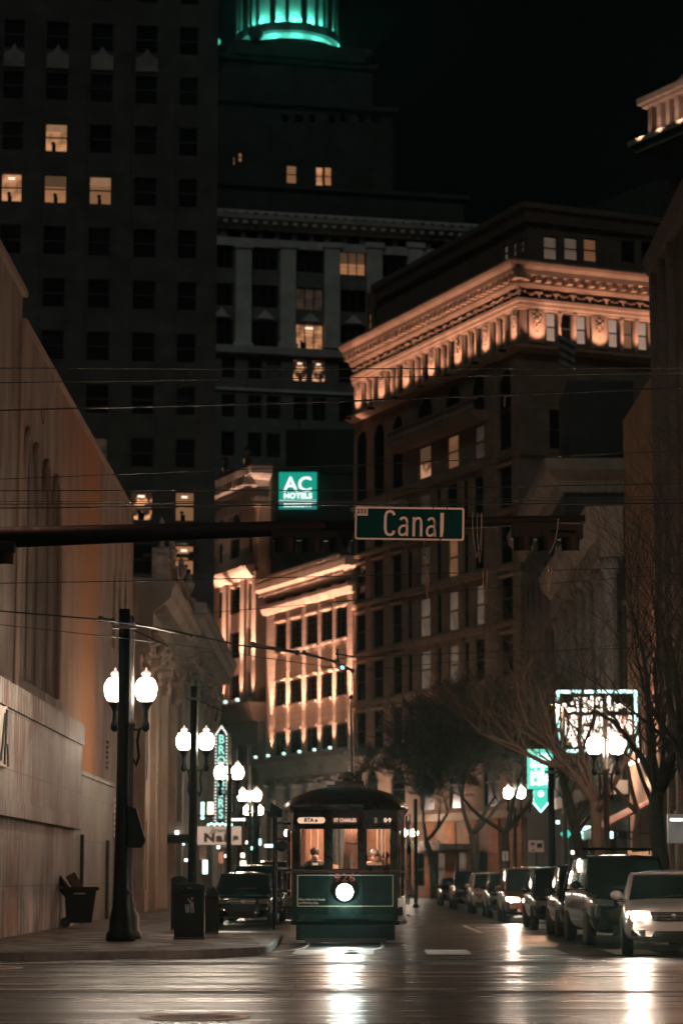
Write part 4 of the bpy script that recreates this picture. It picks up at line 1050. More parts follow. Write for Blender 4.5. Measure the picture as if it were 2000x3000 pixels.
# far lit crown, upper right
cr_ = P(1895, 420, 262)
t = thing('crowned_tower', 'distant tower crown with lit colonnade and pyramid roof, upper right edge', 'tower', (cr_.x, 262, 0), R(-60))
zc_ = cr_.z
S = 7.2
mb = MB(); mb.box(-14,2,0,14,0,zc_-4.6); mb.build('shaft', M['stone_dark'], t)
def cc(px, py): return P(px, py, 262).z
z_b0, z_b1, z_c1, z_r0, z_r1 = cc(1900,450), cc(1900,415), cc(1900,318), cc(1900,290), cc(1965,190)
mb = MB(); mb.box(-.8,16,-1.2,16,z_b0,z_b1-.6); mb.box(-1.3,16,-1.8,16,z_b1-.6,z_b1); mb.build('parapet', M['stone_rosy'], t)
mb = MB(); mb.box(1.0,14,1,14,z_b1,z_c1); mb.build('core', M['pane_black'], t)
mb = MB()
for k in range(9):
    mb.box(.2+k*1.6,.9+k*1.6,0,.7,z_b1,z_c1); mb.box(.2,.9,k*1.6,.7+k*1.6,z_b1,z_c1)
mb.build('colonnade', M['stone_rosy'], t)
mb = MB(); mb.box(-.3,15,-.5,15,z_c1,z_r0-.7); mb.box(-.7,15.4,-.9,15.4,z_r0-.7,z_r0); mb.build('entablature', M['stone_rosy'], t)
mb = MB(); mb.add([(1.2,1.2,z_r0),(13.5,1.2,z_r0),(13.5,13.5,z_r0),(1.2,13.5,z_r0),(6.5,6.5,z_r1+4),(8.2,6.5,z_r1+4),(8.2,8.2,z_r1+4),(6.5,8.2,z_r1+4)], [(0,1,5,4),(1,2,6,5),(2,3,7,6),(3,0,4,7),(4,5,6,7)]); mb.build('roof', M['stone_rosy'], t)
for k in range(4): light('SPOT','crown_lamp', (1+k*3.6,-2.6,z_b1-.4), 420, (1,.6,.45), .2, t, 110, (1+k*3.6,0,z_c1)); light('SPOT','crown_lamp', (-2.6,1+k*3.6,z_b1-.4), 420, (1,.6,.45), .2, t, 110, (0,1+k*3.6,z_c1))
# ================================================================== streetcar
SX, SY = .07, 53.2
sc = thing('streetcar', 'old green and maroon streetcar with its headlight on, coming up the middle of the street', 'streetcar', (SX,SY,0), R(-.5))
path = [(-1.31,13.8),(-1.31,1.5),(-1.13,.24),(-.36,0),(.38,0),(1.15,.24),(1.33,1.5),(1.33,13.8)]
def seg(i): 
    a, b = Vector(path[i]), Vector(path[i+1]); return frame_matrix((a.x,a.y,0), (b.x-a.x,b.y-a.y)), (b-a).length
low = MB(); up = MB(); win = []
for i in range(7):
    FMs, Ls = seg(i); ops = []
    if i == 2: ops = [(.14,Ls-.07,1.68,2.52)]
    if i == 3: ops = [(.07,Ls-.07,1.60,2.52)]
    if i == 4: ops = [(.07,Ls-.14,1.68,2.52)]
    if i == 1 or i == 5: ops = [(.25,Ls-.2,1.0,2.5)]
    if i in (0,6): ops = [(.35+k*.98,.35+k*.98+.72,1.45,2.45) for k in range(12)]
    facade(low, FMs, Ls, 1.56, [(o[0],o[1],o[2],1.56) for o in ops if o[2] < 1.56], .06, .42)
    facade(up, FMs, Ls, 2.96, [(o[0],o[1],max(o[2],1.56),o[3]) for o in ops], .06, 1.56)
    for o in ops: win.append((i, FMs, o))
low.build('body_panel', M['green_paint'], sc); up.build('window_band', M['maroon_paint'], sc)
def glass_mat():
    m, nt, N, L, B = nodes('window_glass')
    tr = N.new('ShaderNodeBsdfTransparent'); gl = N.new('ShaderNodeBsdfGlossy'); gl.inputs['Roughness'].default_value = .03; mx = N.new('ShaderNodeMixShader'); mx.inputs[0].default_value = .10
    L.new(tr.outputs[0], mx.inputs[1]); L.new(gl.outputs[0], mx.inputs[2]); L.new(mx.outputs[0], N['Material Output'].inputs['Surface']); return m
M['glass'] = glass_mat()
for i, FMs, o in win:
    a, b, c, d = o; w_ = b-a; h_2 = d-c
    fr = MB(); t_ = .03; fr.box(-w_/2,-w_/2+t_,-.012,.05,0,h_2); fr.box(w_/2-t_,w_/2,-.012,.05,0,h_2); fr.box(-w_/2+t_,w_/2-t_,-.012,.05,0,t_); fr.box(-w_/2+t_,w_/2-t_,-.012,.05,h_2-t_,h_2)
    if i in (0,6): fr.box(-w_/2+t_,w_/2-t_,0,.04,h_2*.55,h_2*.55+.03)
    f = put('window', fr.mesh('window', M['maroon_paint']), sc, M=FMs @ Matrix.Translation(((a+b)/2,0,c)))
    p = MB(); p.quad((-w_/2+.02,.03,.02),(w_/2-.02,.03,.02),(w_/2-.02,.03,h_2-.02),(-w_/2+.02,.03,h_2-.02)); p.build('pane', M['glass'], f)
def hw(v): # half width of roof at distance v behind the front
    if v < 0: return .1
    if v < .24: return .4+(1.2-.4)*(v/.24)**.6
    if v < 1.5: return 1.2+(1.40-1.2)*(v-.24)/1.26
    return 1.40
vs = []; fs = []; stn = [-.06,-.03,.02,.1,.2,.35,.6,.95,1.5,2.2,6,13.9]; nu = 22
for v in stn:
    t = max(0, min(1, (v+.06)/1.7)); rise = .50*(1-(1-t)**2.6)
    hv = .12 + (hw(v)-.12 if v > 0 else (v+.06)/.06*.28)
    for k in range(nu+1):
        u = math.sin(math.pi/2*(2*k/nu-1)); vs.append((u*hv+.01, v-.06*(1-u*u), 2.97 + rise*(1-abs(u)**2.3)**.62))
for i in range(len(stn)-1):
    for k in range(nu): fs.append((i*(nu+1)+k, i*(nu+1)+k+1, (i+1)*(nu+1)+k+1, (i+1)*(nu+1)+k))
mb = MB(); mb.add(vs, fs); mb.build('roof', M['roof_paint'], sc, smooth=True)
mb = MB(); mb.sweep([(0,2.9),(.07,2.91),(.09,2.97),(.07,3.02),(0,3.0)], path); mb.build('gutter', M['maroon_paint'], sc)
mb = MB(); mb.sweep([(0,1.545),(.03,1.55),(.03,1.60),(0,1.61)], path); mb.build('belt_rail', M['red_paint'], sc); mb = MB(); mb.sweep([(0,.42),(.04,.42),(.05,.50),(0,.52)], path); mb.build('sill_rail', M['green_paint'], sc)
mb = MB()
for i_ in (2,3,4):
    FMs, Ls = seg(i_); mb.M = FMs; k = .06
    while k < Ls-.02:
        for z_ in (.60,.76,1.52,2.86): mb.ball((k,-.003,z_), .011, 5, 3, (1,.7,1))
        k += .095
mb.M = None; mb.build('rivet_row', M['green_paint'], sc)
mb = MB(); mb.box(-1.0,1.04,-.16,-.05,.52,.64); mb.box(-.42,.46,-.2,-.16,.56,.6); mb.build('bumper', M['green_paint'], sc)
mb = MB(); mb.prism([(-1.06,.12),(-.95,-.10),(.98,-.10),(1.09,.12),(1.09,.22),(-1.06,.22)], .10, .42, 'z'); mb.build('apron', M['green_paint'], sc)
mb = MB(); mb.box(-.85,.9,-.3,-.24,.06,.14)
for k in range(8): mb.box(-.82+k*.235,-.78+k*.235,-.24,.1,.08,.11)
mb.build('lifeguard_tray', M['dark_metal'], sc)
for s_ in (-1,1):
    for yy in (1.6,3.2,10,11.6):
        mb = MB(); mb.lathe([(.30,-.05),(.33,-.05),(.33,.05),(.30,.05)], 20, (s_*.78,yy,.345), 'x'); mb.lathe([(0,-.03),(.3,-.03),(.3,.03),(0,.03)], 20, (s_*.78,yy,.345), 'x'); mb.build('wheel', M['dark_metal'], sc)
mb = MB(); mb.box(-1.25,1.27,.5,13.6,.62,.75); mb.build('chassis', M['dark_metal'], sc)
mb = MB(); mb.box(-1.24,1.26,.35,13.6,.76,.80); mb.build('floor_panel', M['cloth_dark'], sc)
mb = MB(); mb.box(-1.22,1.24,.4,13.6,2.86,2.9); mb.build('inner_ceiling', M['cream'], sc)
for k in range(9):
    mb = MB(); mb.box(-1.15,-.25,2.6+k*1.1,2.7+k*1.1,1.0,1.75); mb.box(.3,1.18,2.6+k*1.1,2.7+k*1.1,1.0,1.75); mb.build('bench_back', M['cream'], sc)
mb = MB(); mb.box(-1.24,-.45,2.3,2.35,.8,2.86); mb.box(.5,1.26,2.3,2.35,.8,1.3); mb.build('bulkhead', M['curtain'], sc)
for x in (-.62,-.78,.72,.82,.9):
    mb = MB(); mb.tube([(x,1.2+abs(x),.8),(x,1.2+abs(x),2.86)], .018, 6); mb.build('grab_pole', M['gold_paint'], sc)
mb = MB()
for k in range(10):
    a = k*.022; mb.quad((.02+k*.032,.6+.03*(k%2),2.7),(.05+k*.032,.6+.03*((k+1)%2),2.7),(-.02+k*.03-a,.62+.03*((k+1)%2),1.62),(-.05+k*.03-a,.62+.03*(k%2),1.62))
mb.build('curtain', M['curtain'], sc)
mb = MB(); mb.tube([(.02,.5,2.2),(.2,.45,2.17),(.36,.5,2.2)], .02, 6); mb.build('cab_fan', M['dark_metal'], sc)
for i, (yy, e) in enumerate(((.9,9),(2.6,10),(5,12),(8,12),(11,12))): light('POINT', 'saloon_light', (0,yy,2.72), e*17, (1,.60,.40), .06, sc)
light('POINT', 'saloon_light', (.15,.32,2.62), 13, (1,.66,.5), .04, sc)  # added fill in front of the curtain to brighten it
# route signs
mb = MB(); pts = [(.065*math.cos(R(90+a))*1.0-.25, .065*math.sin(R(90+a))) for a in range(0,181,20)] + [(.25+.065*math.cos(R(270+a)), .065*math.sin(R(270+a))) for a in range(0,181,20)]
FL, LL = seg(2); FR, LR = seg(4)
rs = MB(FL); rs.prism([(LL/2+.02+p[0], 2.68+p[1]) for p in pts], -.03, -.005, 'y'); rs.build('operator_sign', em('sign_em', (1,.62,.42), .9), sc)
o = text('RTA \u00bb', .115, M['black_metal'], sc, (0,0,0), bold=.004); o.matrix_local = FL @ Matrix.Translation((LL/2+.02,-.045,2.68))
mb = MB(); mb.box(-.27,.29,-.03,-.005,2.60,2.75); mb.build('destination_box', pm('dest', (.16,.05,.035), None, 3, .3), sc)
M['dest_em'] = em('dest_em', (1,.66,.5), 1.0)
text('ST CHARLES', .105, M['dest_em'], sc, (.01,-.045,2.675), sx=.84, bold=.002)
o = text('0\u00b79', .13, M['dest_em'], sc, (0,0,0), bold=.003); o.matrix_local = FR @ Matrix.Translation((LR/2+.17,-.03,2.68))
mb = MB(FR); mb.box(.28,.34,-.02,-.004,2.62,2.74); mb.build('number_card', M['sign_white'], sc)
# painted frame on the dash, fleet number, small notice
mb = MB(); z0, z1 = .82, 1.50
for i in (2,3,4):
    FMs, Ls = seg(i); o2 = MB(FMs); a = .1 if i == 2 else 0; b = Ls-.1 if i == 4 else Ls
    mb.M = FMs; mb.box(a,b,-.006,-.003,z0,z0+.016); mb.box(a,b,-.036,-.033,z1-.016,z1)
    if i == 2: mb.box(a,a+.016,-.006,-.003,z0+.017,z1-.017)
    if i == 4: mb.box(b-.016,b,-.006,-.003,z0+.017,z1-.017)
mb.M = None; mb.build('painted_border', M['gold_paint'], sc)
text('926', .24, M['red_text'], sc, (.0,-.036,1.43), bold=.006, space=1.15, sx=1.15)
for k, s_ in enumerate(('Please Have Fare Ready', 'or RTA Fare Pass')):
    o = text(s_, .062, M['gold_paint'], sc, (0,0,0), align='LEFT'); o.matrix_local = FL @ Matrix.Translation((.14,-.012,.97-k*.075))
M['headlight_em'] = em('headlight_em', (.93,1,.9), 110)
hl = MB(); hl.lathe([(.0,.02),(.14,.0),(.19,-.06),(.205,-.16),(.195,-.17),(.175,-.13)], 28, (0,0,0), 'y'); H_ = hl.build('headlight', M['dark_metal'], sc, smooth=True); H_.location = (0,-.04,1.13)
mb = MB(); mb.lathe([(.175,-.13),(.12,-.17),(0,-.185)], 28, (0,0,0), 'y'); mb.build('lens', M['headlight_em'], H_, smooth=True)
light('SPOT', 'headlight_beam', (0,-.30,1.13), 330, (.86,1,.9), .1, sc, 75, (0,-30,-1.5), .6)
light('POINT', 'headlight_bloom_fill', (0,-.55,1.0), 24, (.55,1,.9), .05, sc)  # added light ahead of the lens, imitating its bloom on the dash
mb = MB(); mb.lathe([(0,0),(.045,0),(.045,.03),(0,.03)], 12, (-.95,-.0,.36), 'y'); mb.lathe([(0,0),(.045,0),(.045,.03),(0,.03)], 12, (.98,-.0,.36), 'y'); mb.build('marker_light', em('marker', (.6,.16,.1), .35), sc)
# folding steps / grab rail and mirror on the door side, trolley pole on the roof
mb = MB(); x = -1.5
mb.tube([(x,.3,.62),(x,.3,2.78)], .028, 8)
for z in (.8,1.15,1.62,2.28,2.62): mb.tube([(x,.3,z),(-1.2,.5,z)], .03 if z != 1.62 else .05, 6)
mb.build('door_rail', M['maroon_paint'], sc)
mb = MB(); mb.ball((-1.38,.18,2.12), .12, 12, 8, (1,.35,1)); mb.build('mirror', M['black_metal'], sc)
mb = MB(); mb.tube([(1.36,.9,.9),(1.36,.9,2.8)], .022, 6); mb.tube([(1.42,1.6,.9),(1.42,1.6,2.7)], .022, 6); mb.build('grab_handle', M['steel'], sc)
for k in range(9):
    mb = MB(); mb.ball((1.40,1.35,.62+k*.25), .028, 8, 6); mb.build('glint_ball', M['steel'], sc)  # steel balls added to imitate a row of glints down the side
mb = MB(); mb.ball((1.4,1.2,2.05), .10, 10, 8, (.7,.4,1)); mb.build('mirror', M['black_metal'], sc)
mb = MB(); mb.box(-.42,.5,1.9,3.9,3.47,3.52); mb.box(-.25,.42,2.6,3.2,3.52,3.64); mb.lathe([(.13,3.64),(.13,3.8),(.06,3.86)], 10, (.06,2.9,0)); mb.box(.22,.38,2.5,2.9,3.6,3.86)
for k in range(4): mb.tube([(-.12+k*.11,2.4,3.7),(-.12+k*.11,3.4,3.76)], .03, 6)
mb.tube([(.1,2.4,3.66),(.52,2.2,3.95)], .035, 6); mb.ball((.52,2.2,3.97), .07, 8, 6)
mb.build('trolley_base', M['dark_metal'], sc)
mb = MB(); mb.tube([(.16,2.8,3.8),(.13,5.2,4.6),(.10,8.2,5.6),(.1,9.6,6.05)], [.035,.03,.022,.016], 8); mb.ball((.1,9.6,6.07), .06, 8, 6); mb.build('trolley_pole', M['dark_metal'], sc)
mb = MB(); mb.tube([(.5,2.2,3.9),(.5,4,3.5)], .008, 4); mb.build('trolley_rope', M['wire'], sc)
rb = thing('pole_box', 'black triangular box leaning out beside the roof of the streetcar', 'equipment', tuple(P(803,2375,58)))
mb = MB(); mb.prism([(-.16,-.16),(.18,-.16),(.2,.02),(-.08,.2),(-.1,-.02),(-.2,0)], -.15, .15, 'y'); mb.tube([(0,.1,-.16),(0,.1,-2.8)], .03, 6); mb.build('housing', M['black_metal'], rb)

# ================================================================== people
def person(label, loc, rz, joints, rad, regions, hair, lean=0, hair_mat='hair', group=None):
    """one continuous skin-grown body; joints: name -> (parent, point); regions: function(centre) -> material index"""
    names = list(joints); me = bpy.data.meshes.new('person')
    me.from_pydata([joints[n][1] for n in names], [(names.index(joints[n][0]), i) for i, n in enumerate(names) if joints[n][0]], [])
    o = bpy.data.objects.new('tmp', me); COL.objects.link(o)
    sk = o.modifiers.new('skin', 'SKIN'); o.modifiers.new('sub', 'SUBSURF').levels = 2
    for i, n in enumerate(names):
        v = me.skin_vertices[0].data[i]; r = rad[n]; v.radius = (r, r) if not isinstance(r, tuple) else r; v.use_root = (i == 0)
    dg = bpy.context.evaluated_depsgraph_get(); m2 = bpy.data.meshes.new_from_object(o.evaluated_get(dg)); bpy.data.objects.remove(o)
    m2.materials.clear()
    for m in regions[0]: m2.materials.append(m)
    for p in m2.polygons: p.material_index = regions[1](p.center); p.use_smooth = True
    t = put('person', m2, None, loc); t.rotation_euler = (0,0,rz); tag(t, label, 'person', group)
    hd = joints['head'][1]; h = MB(); vs = []
    h.ball((hd[0], hd[1]+.055, hd[2]+.05), .108, 12, 8, (.95,.95,.95)); h.build('hair', M[hair_mat], t, smooth=True)
    f = MB(); f.ball((hd[0], hd[1]-.105, hd[2]-.01), .016, 6, 4, (1,1,1.6)); f.build('nose', M['skin'], t, smooth=True)
    f = MB(); f.ball((hd[0]-.033, hd[1]-.098, hd[2]+.02), .011, 6, 4); f.ball((hd[0]+.033, hd[1]-.098, hd[2]+.02), .011, 6, 4); f.build('eyes', M['hair'], t)
    return t
def seated(armL=(-.2,-.42,.28), armR=(.2,-.42,.28), turn=0):
    J = {'pelvis':(None,(0,0,0)),'spine':('pelvis',(0,.02,.2)),'chest':('spine',(0,.02,.42)),'neck':('chest',(0,0,.56)),'head':('neck',(turn,-.02,.69)),
      'shL':('chest',(-.17,.02,.47)),'elL':('shL',(-.26,-.1,.24)),'haL':('elL',armL),'shR':('chest',(.17,.02,.47)),'elR':('shR',(.26,-.1,.24)),'haR':('elR',armR),
      'hipL':('pelvis',(-.1,-.06,-.02)),'knL':('hipL',(-.12,-.46,0)),'anL':('knL',(-.12,-.48,-.42)),'toL':('anL',(-.12,-.6,-.46)),'hipR':('pelvis',(.1,-.06,-.02)),'knR':('hipR',(.12,-.46,0)),'anR':('knR',(.12,-.48,-.42)),'toR':('anR',(.12,-.6,-.46))}
    Rr = {'pelvis':(.15,.12),'spine':(.14,.11),'chest':(.17,.12),'neck':.055,'head':(.09,.11),'shL':.075,'elL':.05,'haL':.035,'shR':.075,'elR':.05,'haR':.035,'hipL':.09,'knL':.065,'anL':.045,'toL':.04,'hipR':.09,'knR':.065,'anR':.045,'toR':.04}
    return J, Rr
def cloth(mat, shirt=None):
    def f(c):
        if c.z > .535: return 0
        if c.y < -.36 and .2 < c.z < .36: return 0
        if shirt and abs(c.x) < .07 and c.y < -.06 and c.z > .1: return 2
        return 1
    return ([M['skin'], M[mat], M[shirt or mat]], f)
w0 = Vector((SX,SY,0))
J, Rr = seated(); person('seated driver in dark jacket and white shirt, behind the left front window of the streetcar', (SX-.66,SY+.95,1.27), R(8), J, Rr, cloth('cloth_dark','cloth_white'), None)
J, Rr = seated(turn=.03); person('grey-haired passenger in a pale grey coat, behind the right front window of the streetcar', (SX+.64,SY+1.75,1.24), R(-6), J, Rr, cloth('cloth_gray'), None, hair_mat='hair_gray')
J, Rr = seated(turn=-.02); person('passenger in a dark coat at the right end of the right streetcar window', (SX+.93,SY+2.2,1.20), R(4), J, Rr, cloth('cloth_dark'), None)

# ================================================================== lamp posts and catenary poles
GC = P(383, 2018, 52.5)
def make_lamp_post():
    t = thing('street_lamp', '', 'street lamp', (0,0,0))
    mb = MB(); mb.lathe([(.30,0),(.30,.12),(.24,.2),(.25,.5),(.17,.62),(.19,.72),(.13,.85),(.10,1.2),(.085,4.6),(.12,4.64),(.12,4.72),(.08,4.8),(.07,6.9),(.09,6.92),(.05,7.05),(0,7.1)], 12); mb.build('pole', M['lamp_pole'], t, smooth=True)
    for s_ in (-1,1):
        mb = MB(); g = .335
        mb.tube([(s_*.08,0,3.9),(s_*.13,0,3.75),(s_*.2,0,3.95),(s_*.16,0,4.3),(s_*.2,0,4.55),(s_*.31,0,4.62),(s_*.36,0,4.55)], [.03,.045,.03,.03,.035,.04,.05], 7)
        mb.tube([(s_*.08,0,4.55),(s_*.2,0,4.55)], .03, 6)
        mb.lathe([(.03,4.50),(.085,4.56),(.09,4.66),(.055,4.74),(.05,4.95),(.10,5.07),(.15,5.12),(.15,5.16)], 12, (s_*.335,0,0)); mb.build('bracket', M['black_metal'], t, smooth=True)
        mb = MB(); mb.lathe([(.09,-.27),(.165,-.245),(.218,-.14),(.235,-.01),(.222,.10),(.175,.19),(.12,.235)], 18); gl = mb.build('globe', M['globe_em'], t, smooth=True); gl.location = (s_*.335,0,5.45)
        mb = MB(); mb.lathe([(.12,.236),(.09,.26),(.085,.30),(.105,.33),(.08,.375),(.03,.40),(.012,.47),(0,.48)], 12); mb.build('cap', M['globe_neck'], gl, smooth=True)
    return t
M['lamp_pole'] = pm('lamp_pole', (.03,.027,.024), (.05,.045,.04), 5, .35, coat=.2)
GZ = 5.45
lamp = make_lamp_post(); dz_ = GC.z-GZ
def zoff(px, py, D): return P(px, py, D).z-GZ
first = True
places = [(383,2018,52.5,.9,'twin-globe street lamp beside the black pole, nearest on the left pavement'),
          (572,2170,73.5,.95,'twin-globe street lamp second along the left pavement, by the ornate building'),
          (671,2262,95,1,'twin-globe street lamp in front of the lit vertical theatre sign'),
          (731,2330,117,1,'twin-globe street lamp fourth along, just left of the streetcar'),
          (742,2374,141,1,'far twin-globe street lamp, low behind the fourth one'),
          (1772,2183,73,.95,'twin-globe street lamp among bare branches before the bright marquee'),
          (1506,2322,128,.7,'street lamp half hidden behind the dark tree, right of the streetcar'),
          (858,2440,172,1,'farthest street lamp, hidden behind the left side of the streetcar'),
          (1200,2440,172,1,'farthest street lamp on the right, by the hotel base behind the dark post')]
for px, py, D, q, lab in places:
    p = P(px, py, D); o = lamp if first else copy_tree(lamp); first = False
    s = (p.z-.15)/GZ; o.location = (p.x, D, .15); o.scale = (1,1,s); o['label'] = lab; o['group'] = 'twin-globe street lamps'
# lamps that stand just outside the picture along the cross street
for x, y, lab in ((8.4,38,'twin-globe street lamp on the right, outside the picture'),):
    o = copy_tree(lamp); o.location = (x,y,.15); o.scale = (1,1,1); o['label'] = lab
def pole(px, top, D, r, lab, box=False):
    p = P(px, top, D); t = thing('trolley_pole_post', lab, 'pole', (p.x, D, .15), 0, 'black trolley wire poles'); H = p.z-.15
    mb = MB(); mb.lathe([(r*2.6,0),(r*2.6,.14),(r*2.1,.22),(r*2.0,.42),(r*1.5,.7),(r*1.35,1.2),(r*1.1,3),(r,H-.0),(0,H)], 16); mb.build('shaft', M['black_metal'], t, smooth=True)
    mb = MB(); mb.box(-r*2.2,r*2.2,-r*1.3,-r*.9,H-.42,H-.34); mb.tube([(r*.9,0,H-.4),(.9,.3,H-.75)], .018, 5); mb.build('wire_clamp', M['dark_metal'], t)
    if box:
        mb = MB(); mb.prism([(r*1.2,1.9),(r*1.2,2.75),(r*2.6,2.7),(r*4.3,2.05),(r*3.6,1.9)], -.12, .12, 'y'); mb.build('control_box', M['black_metal'], t)
        mb = MB(); mb.ball((r*1.3,-.05,1.0), .06, 8, 6); mb.build('push_button', M['dark_metal'], t)
    return t
pole(366, 1785, 50.4, .115, 'tall black trolley pole standing on the corner pavement by the kerb', True)
pole(568, 2010, 71.8, .10, 'slim black trolley pole in front of the second street lamp')
pole(673, 2240, 93.6, .075, 'slim black trolley pole overlapping the lit vertical sign')
pole(1612, 2230, 84, .10, 'slim black pole rising in front of the green shield sign')
o = pole(750, 2330, 128, .16, 'stout black pole left of the streetcar roof, behind the lamps')

# ================================================================== traffic signal mast, street sign, beads, wires
pa = P(-420, 1588, 33); pb = P(1712, 1521, 33)
mast = thing('signal_mast', 'long tapered black mast arm reaching across the street carrying signals and the street sign', 'signal mast', (pa.x,33,0))
mb = MB(); mb.tube([(0,0,0),(0,0,pa.z+.5)], [.17,.13], 14); mb.lathe([(.3,0),(.3,.2),(.2,.3)], 14); mb.build('upright', M['black_metal'], mast, smooth=True)
mb = MB(); mb.tube([(0,0,pa.z),(pb.x-pa.x,0,pb.z)], [.17,.062], 16); mb.build('arm', M['black_metal'], mast, smooth=True)
def signal(px0, px1, pyt, pyb, lab, n=3, D=32.85, tilt=0):
    a, b = P(px0, pyt, D), P(px1, pyb, D); w_, h2 = b.x-a.x, a.z-b.z
    t = thing('traffic_signal', lab, 'traffic light', ((a.x+b.x)/2, D, b.z), 0, 'traffic signals seen from the side under the mast arm')
    mb = MB(); mb.box(-w_/2,w_/2,-.09,.12,0,h2); bevel(mb.build('housing', M['black_metal'], t), .02)
    for k in range(n):
        c = -w_/2+w_*(k+.5)/n; r = w_/n*.42
        mb = MB(); mb.lathe([(r,0),(r*.96,-.2)], 14, (c,.02,.03), 'z', R(180), R(360)); mb.lathe([(r,-.01),(r*.9,-.10)], 14, (c,.02,.0), 'z', R(0), R(180)); mb.build('visor', M['black_metal'], t)
        mb = MB(); mb.ball((c+r*.3,-.06,-.04), .012, 6, 4); mb.build('bolt', M['bead_silver'], t)
    return t
signal(-60, 45, 1588, 1618, 'traffic signal cut off by the left edge below the mast arm', 2)
signal(797, 1034, 1556, 1584, 'traffic signal hanging just left of the green street sign', 3)
signal(1496, 1706, 1532, 1580, 'traffic signal at the tip of the mast arm, right of the beads', 3)
mb = MB(); a = P(1640,1534,32.6); b = P(1708,1536,32.6); mb.tube([a,b], .018, 6); o = mb.build('signal_clip', M['steel']); tag(o, 'thin pale metal rod lying along the tip of the mast arm', 'rod')
c = P(1199, 1534, 32.55); W_ = 1.482; H2_ = .452
ss = thing('street_sign', 'green street name sign with white border reading Canal, hung on the mast arm', 'street sign', tuple(c)); ss.rotation_euler = (0, R(1.05), R(-2))
def rrect(w, h, r, n=5):
    o = []
    for cx, cz, a0 in ((w/2-r,h/2-r,0),(-w/2+r,h/2-r,90),(-w/2+r,-h/2+r,180),(w/2-r,-h/2+r,270)):
        for k in range(n+1): a = R(a0+90*k/n); o.append((cx+r*math.cos(a), cz+r*math.sin(a)))
    return o
mb = MB(); mb.prism(rrect(W_,H2_,.035), -.004, .012, 'y'); mb.build('border', M['sign_white'], ss)
mb = MB(); mb.prism(rrect(W_-.05,H2_-.05,.02), -.008, -.0041, 'y'); mb.build('panel', M['sign_green'], ss)
mb = MB(); mb.box(-W_/2+.02,-W_/2+.172,-.012,-.0082,H2_/2-.125,H2_/2-.02); mb.build('block_number_plate', M['sign_white'], ss)
text('333', .085, M['sign_green'], ss, (-W_/2+.088,-.0135,H2_/2-.068), bold=.002, extrude=.001, space=1.05)
def ribbon(name, strokes):
    """letter drawn as flat strokes of the highway alphabet; points in hundredths, y down"""
    mb = MB(); k_ = 1.482/322/3.92
    for w_, pts in strokes:
        q = [Vector(((x/3.92+1000-1199)*3.92*k_, -((y/3.92+1440-1532.5)*3.92*k_))) for x, y in pts]; f = [q[0]]
        if len(q) > 3:
            f = []
            for a in range(len(q)-1):
                p0, p1, p2, p3 = q[max(a-1,0)], q[a], q[a+1], q[min(a+2,len(q)-1)]
                for t_ in (0,.25,.5,.75): f.append(.5*((2*p1)+(p2-p0)*t_+(2*p0-5*p1+4*p2-p3)*t_*t_+(3*p1-p0-3*p2+p3)*t_**3))
            f.append(q[-1])
        else: f = q
        hw_ = w_*k_/2; L1 = []; L2 = []
        for a, p in enumerate(f):
            d = (f[min(a+1,len(f)-1)]-f[max(a-1,0)]).normalized(); n_ = Vector((-d.y,d.x))*hw_; L1.append(p+n_); L2.append(p-n_)
        n = len(f); vs = [(p.x,-.0115,p.y) for p in L1+L2] + [(p.x,-.0082,p.y) for p in L1+L2]
        fs = [(a,a+1,n+a+1,n+a) for a in range(n-1)] + [(2*n+a,2*n+a+1,a+1,a) for a in range(n-1)] + [(n+a,n+a+1,3*n+a+1,3*n+a) for a in range(n-1)]
        mb.add(vs, fs)
    return mb.build(name, M['sign_white'], ss)
ribbon('letter', [(31, [(600,268),(590,238),(556,222),(518,236),(502,282),(500,360),(502,438),(520,484),(556,498),(590,482),(600,448)])])
def small_a(dx, dy): return [(28, [(674+dx,322+dy),(690+dx,302+dy),(715+dx,296+dy),(740+dx,308+dy),(751+dx,342+dy),(751+dx,380+dy)]), (28, [(751+dx,340+dy),(751+dx,510+dy)]), (26, [(750+dx,396+dy),(712+dx,388+dy),(678+dx,404+dy),(661+dx,442+dy),(668+dx,484+dy),(694+dx,498+dy),(724+dx,488+dy),(750+dx,460+dy)])]
ribbon('letter', small_a(0,0)); ribbon('letter', small_a(322,4))
ribbon('letter', [(30, [(830,288),(830,512)]), (28, [(832,350),(848,314),(878,298),(904,310),(915,348),(915,380)]), (30, [(915,350),(915,512)])])
ribbon('letter', [(40, [(1156,234),(1154,516)])])
mb = MB(); mb.box(-.06,.06,.013,.35,-.05,.05); mb.build('bracket', M['black_metal'], ss)
mb = MB(); [mb.ball((x,-.012,z), .006, 6, 4) for x, z in ((-.448,.07),(-.448,-.07),(.30,.07),(.30,-.07))]; mb.build('rivet', M['bead_silver'], ss)
def beads(label, pts, mat='bead_gold', r=.0095, D=32.9, closed=False):
    w = [P(x, y, D) for x, y in pts]; mb = MB(); step = r*2.3; acc = 0; last = w[0]; mb.ball(w[0], r, 5, 3)
    for a, b in zip(w, w[1:]):
        L_ = (b-a).length; d = (b-a)/max(L_,1e-6); s = step-acc
        while s <= L_: mb.ball(a+d*s, r, 5, 3); s += step
        acc = L_-(s-step)
    mb.tube(w, r*.35, 3); o = mb.build('bead_necklace', M[mat]); tag(o, label, 'bead necklace', 'carnival bead necklaces caught on wires and the mast arm')
def loop(x, yt, yb, w, n=10, dx=0):
    L_ = [(x-w/2*(1-(k/n)**3)+dx*k/n, yt+(yb-yt)*k/n) for k in range(n+1)]; Rr_ = [(x+w/2*(1-(k/n)**3)+dx*k/n, yt+(yb-yt)*k/n) for k in range(n, -1, -1)]; return L_+Rr_
beads('string of black beads hanging on the thick wire over the pale church wall', loop(127,1197,1242,9), 'bead_dark', D=35.9)
